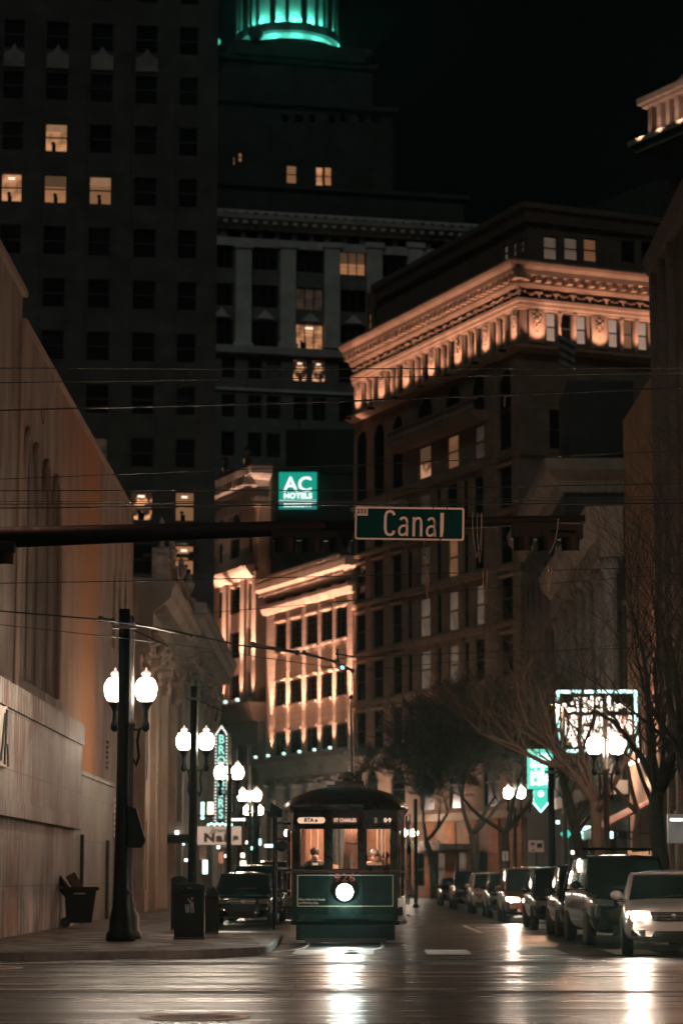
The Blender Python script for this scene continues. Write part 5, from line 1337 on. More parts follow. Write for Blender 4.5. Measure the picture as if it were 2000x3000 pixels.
beads('thin silver bead strand under the signal left of the street sign', loop(945,1570,1614,5), 'bead_silver')
beads('long silver bead loop just left of the street sign', loop(1005,1560,1618,9), 'bead_silver')
beads('dark bead necklace draped over the letters of the street sign', [(1266,1478),(1271,1510),(1275,1545),(1281,1572),(1289,1583),(1297,1570),(1302,1540),(1307,1510),(1309,1484)], 'bead_dark', D=32.4)
beads('short twisted gold necklace hanging below the middle of the street sign', [(1243,1583),(1241,1600),(1246,1620),(1243,1640),(1246,1665)], 'bead_gold', .012)
beads('long gold necklace crossing the lower wire beneath the street sign', loop(1247,1672,1752,8,dx=4), 'bead_gold', .011)
beads('fine silver strand below the letter l of the street sign', [(1318,1588),(1318,1650)], 'bead_silver')
beads('fine silver strand below the right corner of the street sign', [(1350,1588),(1350,1648)], 'bead_silver')
beads('wide silver necklace hanging right of the street sign', loop(1396,1500,1632,26), 'bead_silver', .011)
beads('second silver necklace inside the wide one right of the street sign', loop(1404,1506,1648,14), 'bead_silver', .010)
beads('long thin gold loop hanging from the wire right of the sign', loop(1420,1667,1772,11), 'bead_gold', .010)
beads('pale bead strand curving down across the right signal', [(1634,1522),(1632,1550),(1624,1590),(1614,1612),(1608,1622)], 'bead_silver', .012, D=32.5)
beads('double gold strand hanging beneath the right signal', loop(1610,1655,1732,10,dx=-4), 'bead_gold', .011)
beads('tiny bead strand on the wire over the dark hotel wall', loop(1477,1160,1192,3), 'bead_silver', .007, D=38)
def wire(label, pts, D, r=.010, sag=0):
    w = []
    D0, D1 = D if isinstance(D, tuple) else (D, D)
    n = len(pts)
    for i, (x, y) in enumerate(pts): w.append(P(x, y, D0+(D1-D0)*i/(n-1)))
    f = []
    for a, b in zip(w, w[1:]):
        for k in range(6): t = k/6; q = a.lerp(b, t); q.z -= sag*4*t*(1-t); f.append(q)
    f.append(w[-1]); mb = MB(); mb.tube(f, r, 6); o = mb.build('overhead_wire', M['wire']); tag(o, label, 'overhead wire', 'overhead wires crossing the street'); return o
M['wire_pale'] = pm('wire_pale', (.16,.13,.11), None, 5, .4)
for lab, pts, D, r in (
    ('highest thin overhead wire, level across the whole street', [(-200,1078),(1000,1081),(2200,1077)], 41, .009),
    ('second highest thin wire, rising slightly to the right', [(-200,1124),(1000,1107),(2200,1090)], 41, .008),
    ('thick black wire carrying the bead string over the church wall', [(-200,1208),(0,1202),(1000,1176),(2200,1128)], 36, .013),
    ('thin wire climbing from left to right just above the green hotel sign', [(-200,1412),(320,1391),(1035,1362),(2200,1312)], 38, .007),
    ('thin wire passing across the letters of the green hotel sign', [(-200,1438),(1000,1436),(2200,1412)], 38, .009),
    ('faint wire just over the pair of black wires above the mast arm', [(-200,1470),(700,1470),(2200,1452)], 40, .006),
    ('black wire crossing below the green hotel sign letters', [(-200,1478),(700,1474),(2200,1462)], 39, .009),
    ('thick black wire just above the mast arm', [(-200,1490),(300,1486),(1036,1478),(2200,1474)], 37, .013),
    ('thin wire crossing the cornices below the street sign', [(-200,1712),(300,1704),(1000,1688),(2200,1655)], 42, .009),
    ('thin wire sloping up to the right across the lower hotel windows', [(560,1800),(1000,1762),(1500,1718),(2200,1664)], 55, .009),
    ('faint wire low across the dark hotel beside the trolley junction', [(1035,1965),(1300,1942),(2200,1850)], 56, .008),
    ('short wire running right from the trolley wire junction', [(960,1935),(1035,1925),(1500,1908),(2200,1890)], 54, .010)):
    wire(lab, pts, D, r, .0)
wire('heavy trolley wire curving from the upper left to the junction over the streetcar', [(-200,1775),(0,1790),(295,1815),(480,1842),(700,1890),(870,1912),(985,1940),(1032,1962)], (41,58), .016)
wire('lighter wire running beneath the heavy trolley wire on the left', [(-200,1808),(0,1830),(350,1868),(600,1899),(760,1925),(1032,1964)], (42,58), .009)
wire('trolley wire running down the middle of the street beyond the junction', [(1032,1960),(1024,2170),(1017,2330)], (58,150), .012)
tj = thing('trolley_wire_junction', 'cluster of clamps and hangers where the trolley wires meet above the streetcar', 'wire junction', (0,0,0))
for pts, r, D in (([(740,1888),(870,1912)],.035,54),([(890,1912),(990,1942)],.03,56),([(985,1940),(1032,1965)],.03,57),([(296,1813),(330,1819)],.035,46.5),([(400,1828),(560,1862)],.022,50),([(985,1915),(1035,1924)],.02,57),([(988,1905),(990,1935)],.02,57)):
    mb = MB(); mb.tube([P(x,y,D) for x, y in pts], r, 7); [mb.ball(P(x,y,D), r*1.9, 7, 5) for x, y in pts]; mb.build('clamp', M['dark_metal'], tj)
mb = MB(); a = P(1003,1955,57); mb.ball(a, .05, 8, 6); mb.build('indicator_lamp', em('ind', (.3,1,.85), 2), tj)

# ================================================================== litter bins
def litter_bin(px0, px1, pyt, D, lab, dome=False, logo=False):
    a, b = P(px0, pyt, D), P(px1, pyt, D); w_ = b.x-a.x; H = a.z-.15
    t = thing('litter_bin', lab, 'litter bin', ((a.x+b.x)/2, D+w_/2, .15), R(3), 'black street litter bins'); q = w_/2
    mb = MB(); mb.prism([(-q*.97,-q*.97),(q*.97,-q*.97),(q*.97,q*.97),(-q*.97,q*.97)], 0, H*.86, 'z'); bevel(mb.build('body', M['bin_black'], t), .02)
    mb = MB(); n = 8; poly = [(-q,H*.862)]+[(-q+2*q*k/n, H*(.955+.045*math.sin(math.pi*k/n))) for k in range(n+1)]+[(q,H*.862)]; mb.prism(poly, -q, q, 'y'); bevel(mb.build('lid', M['bin_black'], t), .015)
    mb = MB(); mb.box(-q*.7,q*.7,-q-.008,-q+.03,H*.80,H*.855); mb.build('opening', M['pane_black'], t)
    mb = MB(); mb.box(-q*1.0,q*1.0,-q*1.0,q*1.0,-.001,.05); mb.build('base', M['dark_metal'], t)
    mb = MB(); mb.ball((q*1.02,-q*.4,H*.8), .03, 8, 6); mb.build('latch', M['steel'], t)
    if logo:
        mb = MB(); y0 = -q*.97-.006; wl = M['logo']
        mb.prism([(-.075,.56),(.0,.56),(.01,.70),(-.09,.70)], y0, y0+.004, 'y'); mb.box(-.1,.02,y0,y0+.004,.71,.73)
        mb.prism([(.03,.55),(.055,.55),(.06,.68),(.08,.55),(.105,.55),(.09,.78),(.03,.80),(-.03,.86),(-.045,.84),(.02,.76)], y0, y0+.004, 'y'); mb.lathe([(0,y0),(.028,y0),(.028,y0+.004)], 14, (.055,0,.855), 'y')
        mb.build('litter_symbol', wl, t)
        text('PUSH', .04, wl, t, (0,-q-.003,H*.905), extrude=.001)
    return t
M['logo'] = pm('logo', (.22,.22,.22), None, 3, .5)
litter_bin(508, 598, 2586, 51.7, 'large square black litter bin with a tidy-man symbol, nearest on the left pavement', logo=True)
litter_bin(600, 641, 2607, 56.6, 'smaller black litter bin right behind the large one, by the parked dark car')
litter_bin(500, 548, 2566, 61, 'black bin with a domed lid partly hidden behind the large litter bin')
t = thing('wheelie_bin', 'open black wheeled bin stuffed with cardboard, against the left wall', 'wheeled bin', (P(233,2700,64).x, 64.2, .15), R(6))
mb = MB(); mb.add([(-.36,-.3,.12),(.30,-.3,.12),(.30,.3,.12),(-.36,.3,.12),(-.42,-.38,1.02),(.42,-.38,1.02),(.42,.38,1.02),(-.42,.38,1.02)], [(0,3,2,1),(0,1,5,4),(1,2,6,5),(2,3,7,6),(3,0,4,7)]); bevel(mb.build('body', M['bin_green'], t), .02)
mb = MB(); mb.sweep([(-.02,.96),(.05,.96),(.05,1.05),(-.02,1.05)], [(-.42,.38),(-.42,-.38),(.42,-.38),(.42,.38),(-.42,.38)]); mb.build('rim', M['bin_green'], t)
mb = MB(); mb.prism([(-.42,1.06),(-.36,1.06),(-.90,1.86),(-.98,1.86),(-1.12,.3),(-1.06,.25),(-.93,1.55)], -.36, .36, 'y'); bevel(mb.build('lid', M['bin_green'], t), .015)
for s_ in (-1,1):
    mb = MB(); mb.lathe([(0,-.03),(.13,-.03),(.13,.03),(0,.03)], 16, (-.38,s_*.3,.13), 'y'); mb.build('wheel', M['rubber'], t)
mb = MB(); mb.tube([(-.5,-.34,1.0),(-.5,.34,1.0)], .02, 8); mb.ball((-.5,-.36,1.03), .045, 8, 6); mb.ball((.46,-.36,1.02), .04, 8, 6); mb.build('handle', M['steel'], t)
text('\u2666 BIN', .06, M['logo'], t, (.05,-.405,.88), extrude=.001) if False else None
mb = MB(); mb.box(-.1,.12,-.388,-.383,.86,.90); mb.ball((-.14,-.385,.88), .025, 8, 4, (1,.1,1)); mb.build('label_plate', M['logo'], t)
for i, (x, z, a, w_, h2, lab) in enumerate(((-.22,.75,-38,.26,.85,'brown cardboard box end leaning out of the wheeled bin, the left one'),(.1,.72,-30,.24,.75,'brown cardboard box end leaning out of the wheeled bin, the right one'))):
    mb = MB(); mb.box(-w_/2,w_/2,-.2,.2,0,h2); o = bevel(mb.build('cardboard_box', M['cardboard']), .01); o.location = (t.location.x+x, t.location.y, .15+z-.0); o.rotation_euler = (0,R(a),R(5+i*6)); tag(o, lab, 'cardboard box')

# ================================================================== cars
def paint(name, c, rough=.25, metal=.3): M[name] = pm(name, c, None, 3, rough, metal=metal, coat=.9); return name
paint('paint_whitecar', (.62,.55,.50), .3, .0); paint('paint_black', (.008,.008,.009), .2, .2); paint('paint_bronze', (.16,.06,.035), .28, .5); paint('paint_navy', (.010,.014,.018), .2, .2); paint('paint_silver', (.35,.30,.27), .3, .5); paint('paint_brown', (.022,.015,.013), .25, .4)
M['lens'] = pm('lens', (.10,.09,.085), None, 3, .06, spec=.9)
M['headlamp_em'] = em('headlamp_em', (1,.80,.66), 120)
M['taillight'] = em('taillight', (.4,.03,.02), .2)
def make_wheel(t, x, y, r=.35):
    s_ = 1 if x > 0 else -1
    mb = MB(); mb.lathe([(r*.62,-.10),(r*.93,-.11),(r,-.08),(r,.08),(r*.93,.11),(r*.62,.10)], 24, (0,0,0), 'x'); w = mb.build('wheel', M['rubber'], t, smooth=True); w.location = (x,y,r)
    mb = MB(); mb.lathe([(r*.62,s_*.10),(r*.58,s_*.06),(r*.2,s_*.05),(r*.12,s_*.085),(0,s_*.085)], 24, (0,0,0), 'x')
    for k in range(5):
        a = 2*math.pi*k/5; mb.box(min(s_*.06,s_*.095),max(s_*.06,s_*.095),-.028,.028,r*.1,r*.6) if k == 0 else mb.prism([(r*.1*math.cos(a)-.025*math.sin(a), r*.1*math.sin(a)+.025*math.cos(a)),(r*.6*math.cos(a)-.025*math.sin(a), r*.6*math.sin(a)+.025*math.cos(a)),(r*.6*math.cos(a)+.025*math.sin(a), r*.6*math.sin(a)-.025*math.cos(a)),(r*.1*math.cos(a)+.025*math.sin(a), r*.1*math.sin(a)-.025*math.cos(a))], s_*.06, s_*.095, 'x')
    mb.build('rim', M['steel'], w)
def car(label, x, y, pm_, kind='suv', rz=0, lit=(), W=1.88, H=1.72, L=4.7, rack=False, group='cars parked along the street', name='parked_car', fog=False):
    t = thing(name, label, 'car', (x,y,0), R(rz), group); h = W/2
    if kind == 'sedan': belt, wb, wt, rt, rb, hood0 = .93, 1.35, 2.15, L-1.35, L-.65, .72
    elif kind == 'big': belt, wb, wt, rt, rb, hood0 = 1.22, 1.3, 1.85, L-.35, L-.1, .98
    elif kind == 'pickup': belt, wb, wt, rt, rb, hood0 = 1.12, 1.5, 2.1, 3.2, 3.5, .92
    else: belt, wb, wt, rt, rb, hood0 = 1.05, 1.2, 1.95, L-.75, L-.2, .80
    st = [(0,.80,.36,hood0-.12),(.06,.90,.28,hood0),(.25,.965,.24,hood0+.10),(.8,.99,.22,belt-.08),(wb,1,.22,belt-.01),(wb+.4,1,.22,belt),(L*.6,1,.22,belt+.02),(L-.5,.99,.24,belt+.02),(L-.08,.93,.3,belt-.05),(L,.84,.42,belt-.15)]
    vs = []; fs = []; n = 13
    for (yy, k, zb, zt) in st:
        w_ = h*k
        half = [(.80,zb),(.97,zb+.10),(1.0,zb+(zt-zb)*.45),(.985,zb+(zt-zb)*.78),(.93,zt-.03),(.72,zt+.012)]
        ring = [(-a*w_, z) for a, z in half] + [(0,zt+.035)] + [(a*w_, z) for a, z in reversed(half)]
        vs += [(p[0],yy,p[1]) for p in ring]
    for i in range(len(st)-1):
        for k in range(n): fs.append((i*n+k, i*n+(k+1)%n, (i+1)*n+(k+1)%n, (i+1)*n+k))
    fs.append(tuple(range(n))); m_ = (len(st)-1)*n; fs.append(tuple(range(m_+n-1, m_-1, -1)))
    mb = MB(); mb.add(vs, fs); subsurf(mb.build('body', M[pm_], t, smooth=True), 2)
    tw = .76 if kind != 'sedan' else .70; bw = .90
    B = [(-h*bw,wb,belt-.03),(h*bw,wb,belt-.03),(h*bw,rb,belt-.03),(-h*bw,rb,belt-.03)]; T = [(-h*tw,wt,H-.07),(h*tw,wt,H-.07),(h*tw,rt,H-.07),(-h*tw,rt,H-.07)]
    def bowed(a, b, c, d, n=6, bow=.10, ax=1):
        m = MB(); V = Vector; vv = []; ff = []
        for j in range(3):
            for i in range(n+1):
                p = V(a).lerp(V(b), i/n).lerp(V(d).lerp(V(c), i/n), j/2); p[ax] -= bow*(1-(2*i/n-1)**2); vv.append(p)
        for j in range(2):
            for i in range(n): ff.append((j*(n+1)+i, j*(n+1)+i+1, (j+1)*(n+1)+i+1, (j+1)*(n+1)+i))
        m.add(vv, ff); return m
    bowed(B[0],B[1],T[1],T[0],8,.12).build('windshield', M['carglass'], t, smooth=True)
    bowed(B[3],B[2],T[2],T[3],8,-.06).build('rear_window', M['carglass'], t, smooth=True)
    for s_, (i, j) in ((-1,(0,3)),(1,(1,2))): bowed(B[i],B[j],T[j],T[i],8,-.02*s_ if s_>0 else .02,0).build('side_window', M['carglass'], t, smooth=True)
    mb = MB()
    for i in range(4): mb.tube([B[i], T[i]], [.05,.04], 6)
    for f in (.42,.72):
        if kind == 'pickup' and f > .5: continue
        for a, b in ((0,3),(1,2)): mb.tube([Vector(B[a]).lerp(Vector(B[b]), f), Vector(T[a]).lerp(Vector(T[b]), f*.92)], .032, 6)
    mb.build('pillar', M[pm_], t, smooth=True)
    rv = []; rf = []; m1, m2 = 9, 7
    for j in range(m2):
        v = j/(m2-1)
        for i in range(m1):
            u = i/(m1-1)*2-1; yy = wt-.05+(rt-wt+.1)*v-.10*(1-u*u)*(1 if v < .5 else -.5)*(1-min(1,2*min(v,1-v)*3))
            rv.append((u*h*tw*1.03, yy, H-.085+.085*(1-abs(u)**3)*(1-abs(2*v-1)**4)**.6+.012))
    for j in range(m2-1):
        for i in range(m1-1): rf.append((j*m1+i, j*m1+i+1, (j+1)*m1+i+1, (j+1)*m1+i))
    mb = MB(); mb.add(rv, rf); mb.tube([(-h*tw,wt-.03,H-.07),(-h*.4*tw,wt-.13,H-.055),(h*.4*tw,wt-.13,H-.055),(h*tw,wt-.03,H-.07)], .035, 6); mb.tube([(-h*tw,wt,H-.07),(-h*tw,rt,H-.07)], .04, 6); mb.tube([(h*tw,wt,H-.07),(h*tw,rt,H-.07)], .04, 6); mb.build('roof', M[pm_], t, smooth=True)
    for s_ in (-1,1):
        for yy in (.88, L-.98): make_wheel(t, s_*(h-.10), yy, .36 if kind in ('big','pickup') else .34)
        mb = MB(); mb.ball((s_*(h+.09),wb+.28,belt+.06), .12, 10, 8, (1,.5,.72)); mb.tube([(s_*h*.93,wb+.3,belt+.02),(s_*(h+.05),wb+.28,belt+.03)], .03, 6); mb.build('wing_mirror', M[pm_], t, smooth=True)
        z = hood0-.06; mb = MB(); nn = 6
        mb.add([(s_*h*.50,-.035,z-.07),(s_*h*.80,.01,z-.07),(s_*h*.92,.16,z-.02),(s_*h*.90,.20,z+.07),(s_*h*.76,.04,z+.07),(s_*h*.50,-.005,z+.05)] + [(s_*h*.50,.12,z-.07),(s_*h*.80,.16,z-.07),(s_*h*.88,.3,z-.02),(s_*h*.85,.3,z+.05),(s_*h*.74,.2,z+.05),(s_*h*.50,.16,z+.03)],
            [(0,1,2,3,4,5)]+[(i,(i+1)%6,6+(i+1)%6,6+i) for i in range(6)])
        hl_ = mb.build('headlight', M['headlamp_em'] if s_ in lit else M['lens'], t)
        if s_ in lit: light('SPOT', 'headlight_beam', (s_*h*.7,-.2,z), 420, (1,.74,.56), .06, t, 90, (s_*h*.7,-20,-.9), .6)
        mb = MB(); mb.lathe([(0,-.012),(.055,-.01),(.06,.02)], 14, (s_*h*.70,.02,.42), 'y'); mb.build('fog_light', M['lens'], t)
        mb = MB(); mb.box(s_*h*.55,s_*h*.83,-.0,.05,.36,.48); mb.build('fog_recess', M['rubber'], t)
    gz = hood0-.06
    mb = MB(); mb.prism([(-h*.46,gz+.07),(h*.46,gz+.07),(h*.40,gz-.10),(-h*.40,gz-.10)], -.02, .1, 'y'); g_ = mb.build('grille', M['rubber'], t)
    mb = MB(); mb.box(-h*.43,h*.43,-.03,-.02,gz-.012,gz+.006); mb.box(-h*.42,h*.42,-.028,-.02,gz+.03,gz+.038); mb.ball((0,-.03,gz), .05, 12, 6, (1.3,.3,.8)); mb.box(-h*.40,h*.40,-.028,-.02,gz-.06,gz-.05); mb.build('trim', M['steel'], g_)
    mb = MB(); mb.prism([(-h*.5,.26),(h*.5,.26),(h*.36,.46),(-h*.36,.46)], -.015, .1, 'y'); mb.build('lower_intake', M['rubber'], t)
    mb = MB()
    for s_ in (-1,1): mb.tube([(s_*.1-.25,wb-.10,belt+.02),(s_*.1+.28,wb-.02,belt+.075)], .011, 4)
    mb.build('wiper', M['rubber'], t)
    for s_ in (-1,1):
        for yy in (wb+1.35, wb+2.35):
            if yy < L-.6: mb = MB(); mb.box(s_*h*.985,s_*(h+.02),yy,yy+.16,belt-.13,belt-.10); mb.build('door_handle', M['steel'], t)
    if rack:
        mb = MB()
        for s_ in (-1,1): mb.tube([(s_*h*.62,wt+.2,H+.10),(s_*h*.62,rt-.2,H+.10)], .025, 6); mb.tube([(s_*h*.62,wt+.3,H),(s_*h*.62,wt+.3,H+.1)], .02, 6)
        mb.tube([(-h*.72,wt+.5,H+.13),(h*.72,wt+.5,H+.13)], .03, 6); mb.tube([(-h*.72,wt+1.5,H+.13),(h*.72,wt+1.5,H+.13)], .03, 6); mb.build('roof_rack', M['black_metal'], t)
    return t
car('white SUV with a glowing headlight, nearest on the right and cut by the frame', 6.17, 45.6, 'paint_whitecar', 'suv', -6, (-1,), 1.90, 1.58, 4.7, name='moving_car', group='cars facing the crossing')
car('tall black SUV with roof rack right behind the white SUV', 6.32, 52.4, 'paint_brown', 'big', 2, (), 2.02, 1.95, 5.1, True)
car('dark car showing only a sliver beyond the black SUV with the roof rack', 6.22, 59.6, 'paint_black', 'suv', 0, (), 1.86, 1.78, 4.5)
car('dark SUV parked in front of the bronze one with the lit headlight', 6.22, 67.6, 'paint_navy', 'suv', 0, (), 1.88, 1.74, 4.6)
car('bronze SUV with a bright headlight, centre of the right-hand row', 6.12, 78.0, 'paint_bronze', 'suv', 0, (-1,), 1.88, 1.78, 4.6)
car('black hatchback just beyond the bronze SUV', 6.1, 87, 'paint_black', 'suv', 0, (), 1.8, 1.62, 4.4)
car('pale silver car seventh along the right-hand row', 6.1, 97.5, 'paint_silver', 'suv', 0, (), 1.84, 1.66, 4.6)
car('dark pickup in the far part of the right-hand row', 6.0, 110, 'paint_black', 'pickup', 0, (), 1.95, 1.75, 5.3)
car('farthest dark car of the right-hand row, at the end of the street', 5.9, 124, 'paint_navy', 'sedan', 0, (), 1.8, 1.45, 4.6)
car('dark glossy car parked on the left behind the litter bins', -2.95, 73.0, 'paint_navy', 'suv', 0, (), 1.86, 1.60, 4.5)
car('dark SUV whose roof shows above the glossy car on the left', -2.80, 80.4, 'paint_black', 'suv', 0, (), 1.9, 1.86, 4.7)
car('black van farthest in the left-hand line beside the streetcar', -2.55, 88.5, 'paint_black', 'big', 0, (), 1.95, 2.05, 5.0)

# ================================================================== signs and lights of the left side
q0, q1 = P(628,2420,119), P(668,2122,119)
t = thing('theatre_sign', 'tall vertical sign spelling BROTHERS in teal letters ringed with bulbs', 'neon sign', ((q0.x+q1.x)/2,119,q0.z)); w_, h2 = q1.x-q0.x, q1.z-q0.z
mb = MB(); mb.prism([(-w_/2,0),(w_/2,0),(w_/2,h2-.45),(0,h2),(-w_/2,h2-.45)], 0, .3, 'y'); mb.build('cabinet', M['black_metal'], t)
mb = MB(); k = .1
while k < h2-.5:
    for s_ in (-1,1): mb.ball((s_*(w_/2-.05),-.03,k), .042, 6, 4)
    k += .155
for s_ in (-1,1):
    for k in range(4): mb.ball((s_*(w_/2-.06)*(1-k/4),-.03,h2-.48+.38*k/4), .05, 6, 4)
mb.ball((0,-.03,h2-.1), .05, 6, 4); mb.build('bulbs', M['small_bulb'], t)
M['tealglow'] = em('tealglow', (.004,.06,.05), 1)
for k, chh in enumerate('BROTHERS'):
    z = h2-.75-k*(h2-1.0)/7.6
    mb = MB(); mb.box(-.21,.21,-.03,-.001,z-.26,z+.27); mb.build('letter_panel', M['tealglow'], t)
    text(chh, .60, M['teal_letter'], t, (0,-.05,z), sx=.85, bold=.012)
mb = MB(); mb.tube([(-w_/2,.15,.5),(-1.7,.15,.5)], .04, 6); mb.tube([(-w_/2,.15,h2-.9),(-1.7,.15,h2-.9)], .04, 6); mb.build('wall_arm', M['black_metal'], t)
mb = MB(); [mb.ball((-.6+k*.14,-.1+.1*math.sin(k),.06+.05*(k%2)), .06, 6, 4) for k in range(9)]; mb.build('canopy_bulbs', M['teal_white'], t)
q0, q1 = P(575,2470,125), P(707,2421,125)
t = thing('shop_sign', 'cream shop sign reading Nails, lit beside the slim poles on the left', 'sign', ((q0.x+q1.x)/2,125,q0.z)); w_, h2 = q1.x-q0.x, q1.z-q0.z
mb = MB(); mb.box(-w_/2,w_/2,0,.2,0,h2); mb.box(-w_/2-.2,w_/2,-.1,.25,-.08,-.005); mb.build('panel', em('cream_sign', (.55,.38,.28), .9, (.42,.29,.21), 1), t)
M['brown_text'] = pm('brown_text', (.10,.03,.02), None, 3, .5)
text('Nails', .58, M['brown_text'], t, (.12,-.02,h2*.30), bold=.035, space=1.2, sx=1.25)
text('Jewel', .40, M['brown_text'], t, (.05,-.02,h2*.76), shear=.4, bold=.004, sx=1.2)
def glow(name, label, cat, px0, px1, py0, py1, D, mat, depth=.08, group=None):
    a, b = P(px0,py0,D), P(px1,py1,D); mb = MB(); mb.box(a.x,b.x,D,D+depth,b.z,a.z); o = mb.build(name, M[mat] if isinstance(mat,str) else mat); bevel(o, min(.02,depth/4)); tag(o, label, cat, group); return o
glow('neon_tube', 'horizontal teal neon tube on the shopfront just left of the streetcar', 'neon tube', 775,808,2474,2482,150,'teal_white')
glow('neon_tube', 'short vertical teal neon tube on the far left shops', 'neon tube', 589,598,2350,2400,122,'teal_white')
glow('window_sign', 'small cream lit sign beside the vertical teal tube', 'sign', 608,625,2350,2385,124,'panel_em')
glow('lit_sign', 'narrow lit panel sign standing low behind the second pole', 'sign', 594,608,2520,2560,118,'teal_white')
glow('lit_sign', 'small green lit notice left of the streetcar roof', 'sign', 751,765,2458,2476,140,'teal_white')
glow('traffic_lamp', 'small green lamp low behind the stout black pole', 'lamp', 733,740,2480,2490,130,'teal_white')
glow('traffic_lamp', 'small cream lamp above the parked cars on the left', 'lamp', 706,716,2500,2512,135,'bulb_em')
glow('lit_sign', 'bright warm shop doorway panel above the parked cars', 'sign', 704,720,2522,2536,150,'panel_em')
glow('lit_sign', 'warm lit shop window panel beside the stout pole', 'sign', 736,750,2520,2545,152,'pane_pink')
glow('canopy_strip', 'pale strip light under the far shop canopy', 'strip light', 674,720,2398,2404,148,'panel_em')
t = thing('shop_canopy', 'dark shop canopy with a pale fascia behind the second lamp', 'canopy', (-7.6,103,2.9)); mb = MB(); mb.box(0,1.25,0,3,.35,.40); mb.box(0,1.3,-.05,0,.4,.85); mb.build('roof_panel', M['concrete_wall'], t); mb = MB(); mb.box(0,1.2,-.02,2.9,0,.34); mb.build('soffit', M['black_metal'], t)
glow('canopy_lamp', 'small white lamp hanging under the dark shop canopy', 'lamp', 513,524,2434,2444,102.8,'white_em')
glow('canopy_lamp', 'small teal lamp left of the cream shop sign', 'lamp', 535,541,2466,2476,106,'teal_white')

for lab, x, y, D, m_ in (('tiny cream lamp low between the second pole and the parked car', 560, 2500, 112, 'bulb_em'), ('tiny teal lamp beside the lit theatre sign base', 682, 2440, 130, 'teal_white'), ('tiny warm lamp above the roof of the parked left car', 662, 2508, 128, 'bulb_em'),
    ('tiny cream lamp under the cream shop sign', 640, 2482, 124, 'bulb_em'), ('tiny warm lamp near the stout black pole', 724, 2468, 142, 'bulb_em'), ('tiny cream lamp left of the second lamp post base', 545, 2520, 112, 'white_em')):
    glow('doorway_lamp', lab, 'lamp', x-4, x+4, y-4, y+4, D, m_)
glow('poster_panel', 'orange lit poster panel on the left shops above the parked car', 'poster', 640, 654, 2496, 2530, 126, em('poster', (.55,.2,.1), .9, (.25,.09,.05), 3))
glow('poster_panel', 'brown lit shopfront panel beside the second black pole', 'poster', 584, 604, 2478, 2520, 124.5, em('poster2', (.22,.10,.06), .9, (.06,.03,.02), 3))
# ================================================================== signs and lights of the right side
M['marquee_em'] = em('marquee_em', (1,.84,.70), 3.6)
M['marquee_back'] = em('marquee_back', (.42,.25,.16), .9, (.2,.11,.07), 2)
q0, q1 = P(1630,2205,94), P(1864,2022,94)
t = thing('marquee', 'big square marquee panel outlined in white neon behind bare branches', 'illuminated sign', ((q0.x+q1.x)/2,94,q0.z), R(-3)); w_, h2 = q1.x-q0.x, q1.z-q0.z
mb = MB(); mb.box(-w_/2,w_/2,0,.4,0,h2); mb.build('cabinet', M['black_metal'], t)
mb = MB()
for a in ((-w_/2,w_/2,h2-.12,h2),(-w_/2,w_/2,0,.12),(-w_/2,-w_/2+.12,.121,h2-.121),(w_/2-.12,w_/2,.121,h2-.121)): mb.box(a[0],a[1],-.08,-.002,a[2],a[3])
mb.build('neon_border', M['teal_white'], t)
rq = random.Random(31)
mb = MB(); cw_ = (w_-.5)/17
for a in range(17):
    for b in range(13):
        x_ = -w_/2+.25+cw_*(a+.5); z_ = .24+(h2-.5)*(b+.5)/13
        if b in (8,) or (b > 10 and (a < 2 or a > 13)) or rq.random() < .14: continue
        mb.ball((x_+rq.uniform(-.03,.03),-.05,z_+rq.uniform(-.03,.03)), rq.uniform(.055,.10), 7, 5, (1,.5,1.1))
mb.build('light_dots', M['marquee_em'], t)  # glowing dots imitate the lit panel broken up by twigs
mb = MB(); mb.box(-w_/2+.3,w_/2-.3,-.02,-.003,.3,h2*.60); mb.build('lit_panel', M['marquee_back'], t)
mb = MB(); mb.lathe([(0,-.07),(.42,-.07),(.42,-.045)], 24, (w_*.33,0,h2*.42), 'y'); mb.build('round_emblem', em('emblem', (.8,.3,.2), 1), t)
q0, q1 = P(1546,2382,104), P(1618,2195,104)
t = thing('shield_sign', 'vertical green sign ending in a pointed shield, lit behind the branches', 'illuminated sign', ((q0.x+q1.x)/2,104,q0.z), R(0)); w_, h2 = q1.x-q0.x, q1.z-q0.z
mb = MB(); mb.prism([(-w_/2,h2*.38),(-w_/2,h2),(w_/2,h2),(w_/2,h2*.38)], 0, .3, 'y'); mb.build('cabinet', M['teal_bright'], t)
mb = MB(); mb.prism([(-w_*.27,h2*.37),(-w_*.27,h2*.14),(0,0),(w_*.27,h2*.14),(w_*.27,h2*.37)], 0, .3, 'y'); mb.build('shield', M['teal_bright'], t)
mb = MB(); rq = random.Random(5)
for a in range(6):
    for b in range(9):
        if rq.random() < .82: mb.ball((-w_*.34+w_*.14*a,-.04,h2*(.46+.056*b)), rq.uniform(.05,.085), 7, 5, (1,.4,1.1))
mb.tube([(-w_*.3,-.04,h2*.16),(0,-.04,h2*.02),(w_*.3,-.04,h2*.16)], .04, 6); mb.ball((0,-.04,h2*.3), .13, 10, 6, (1,.3,1)); mb.build('light_dots', M['teal_white'], t)  # glowing dots stand in for the bright blotches of the lit panel
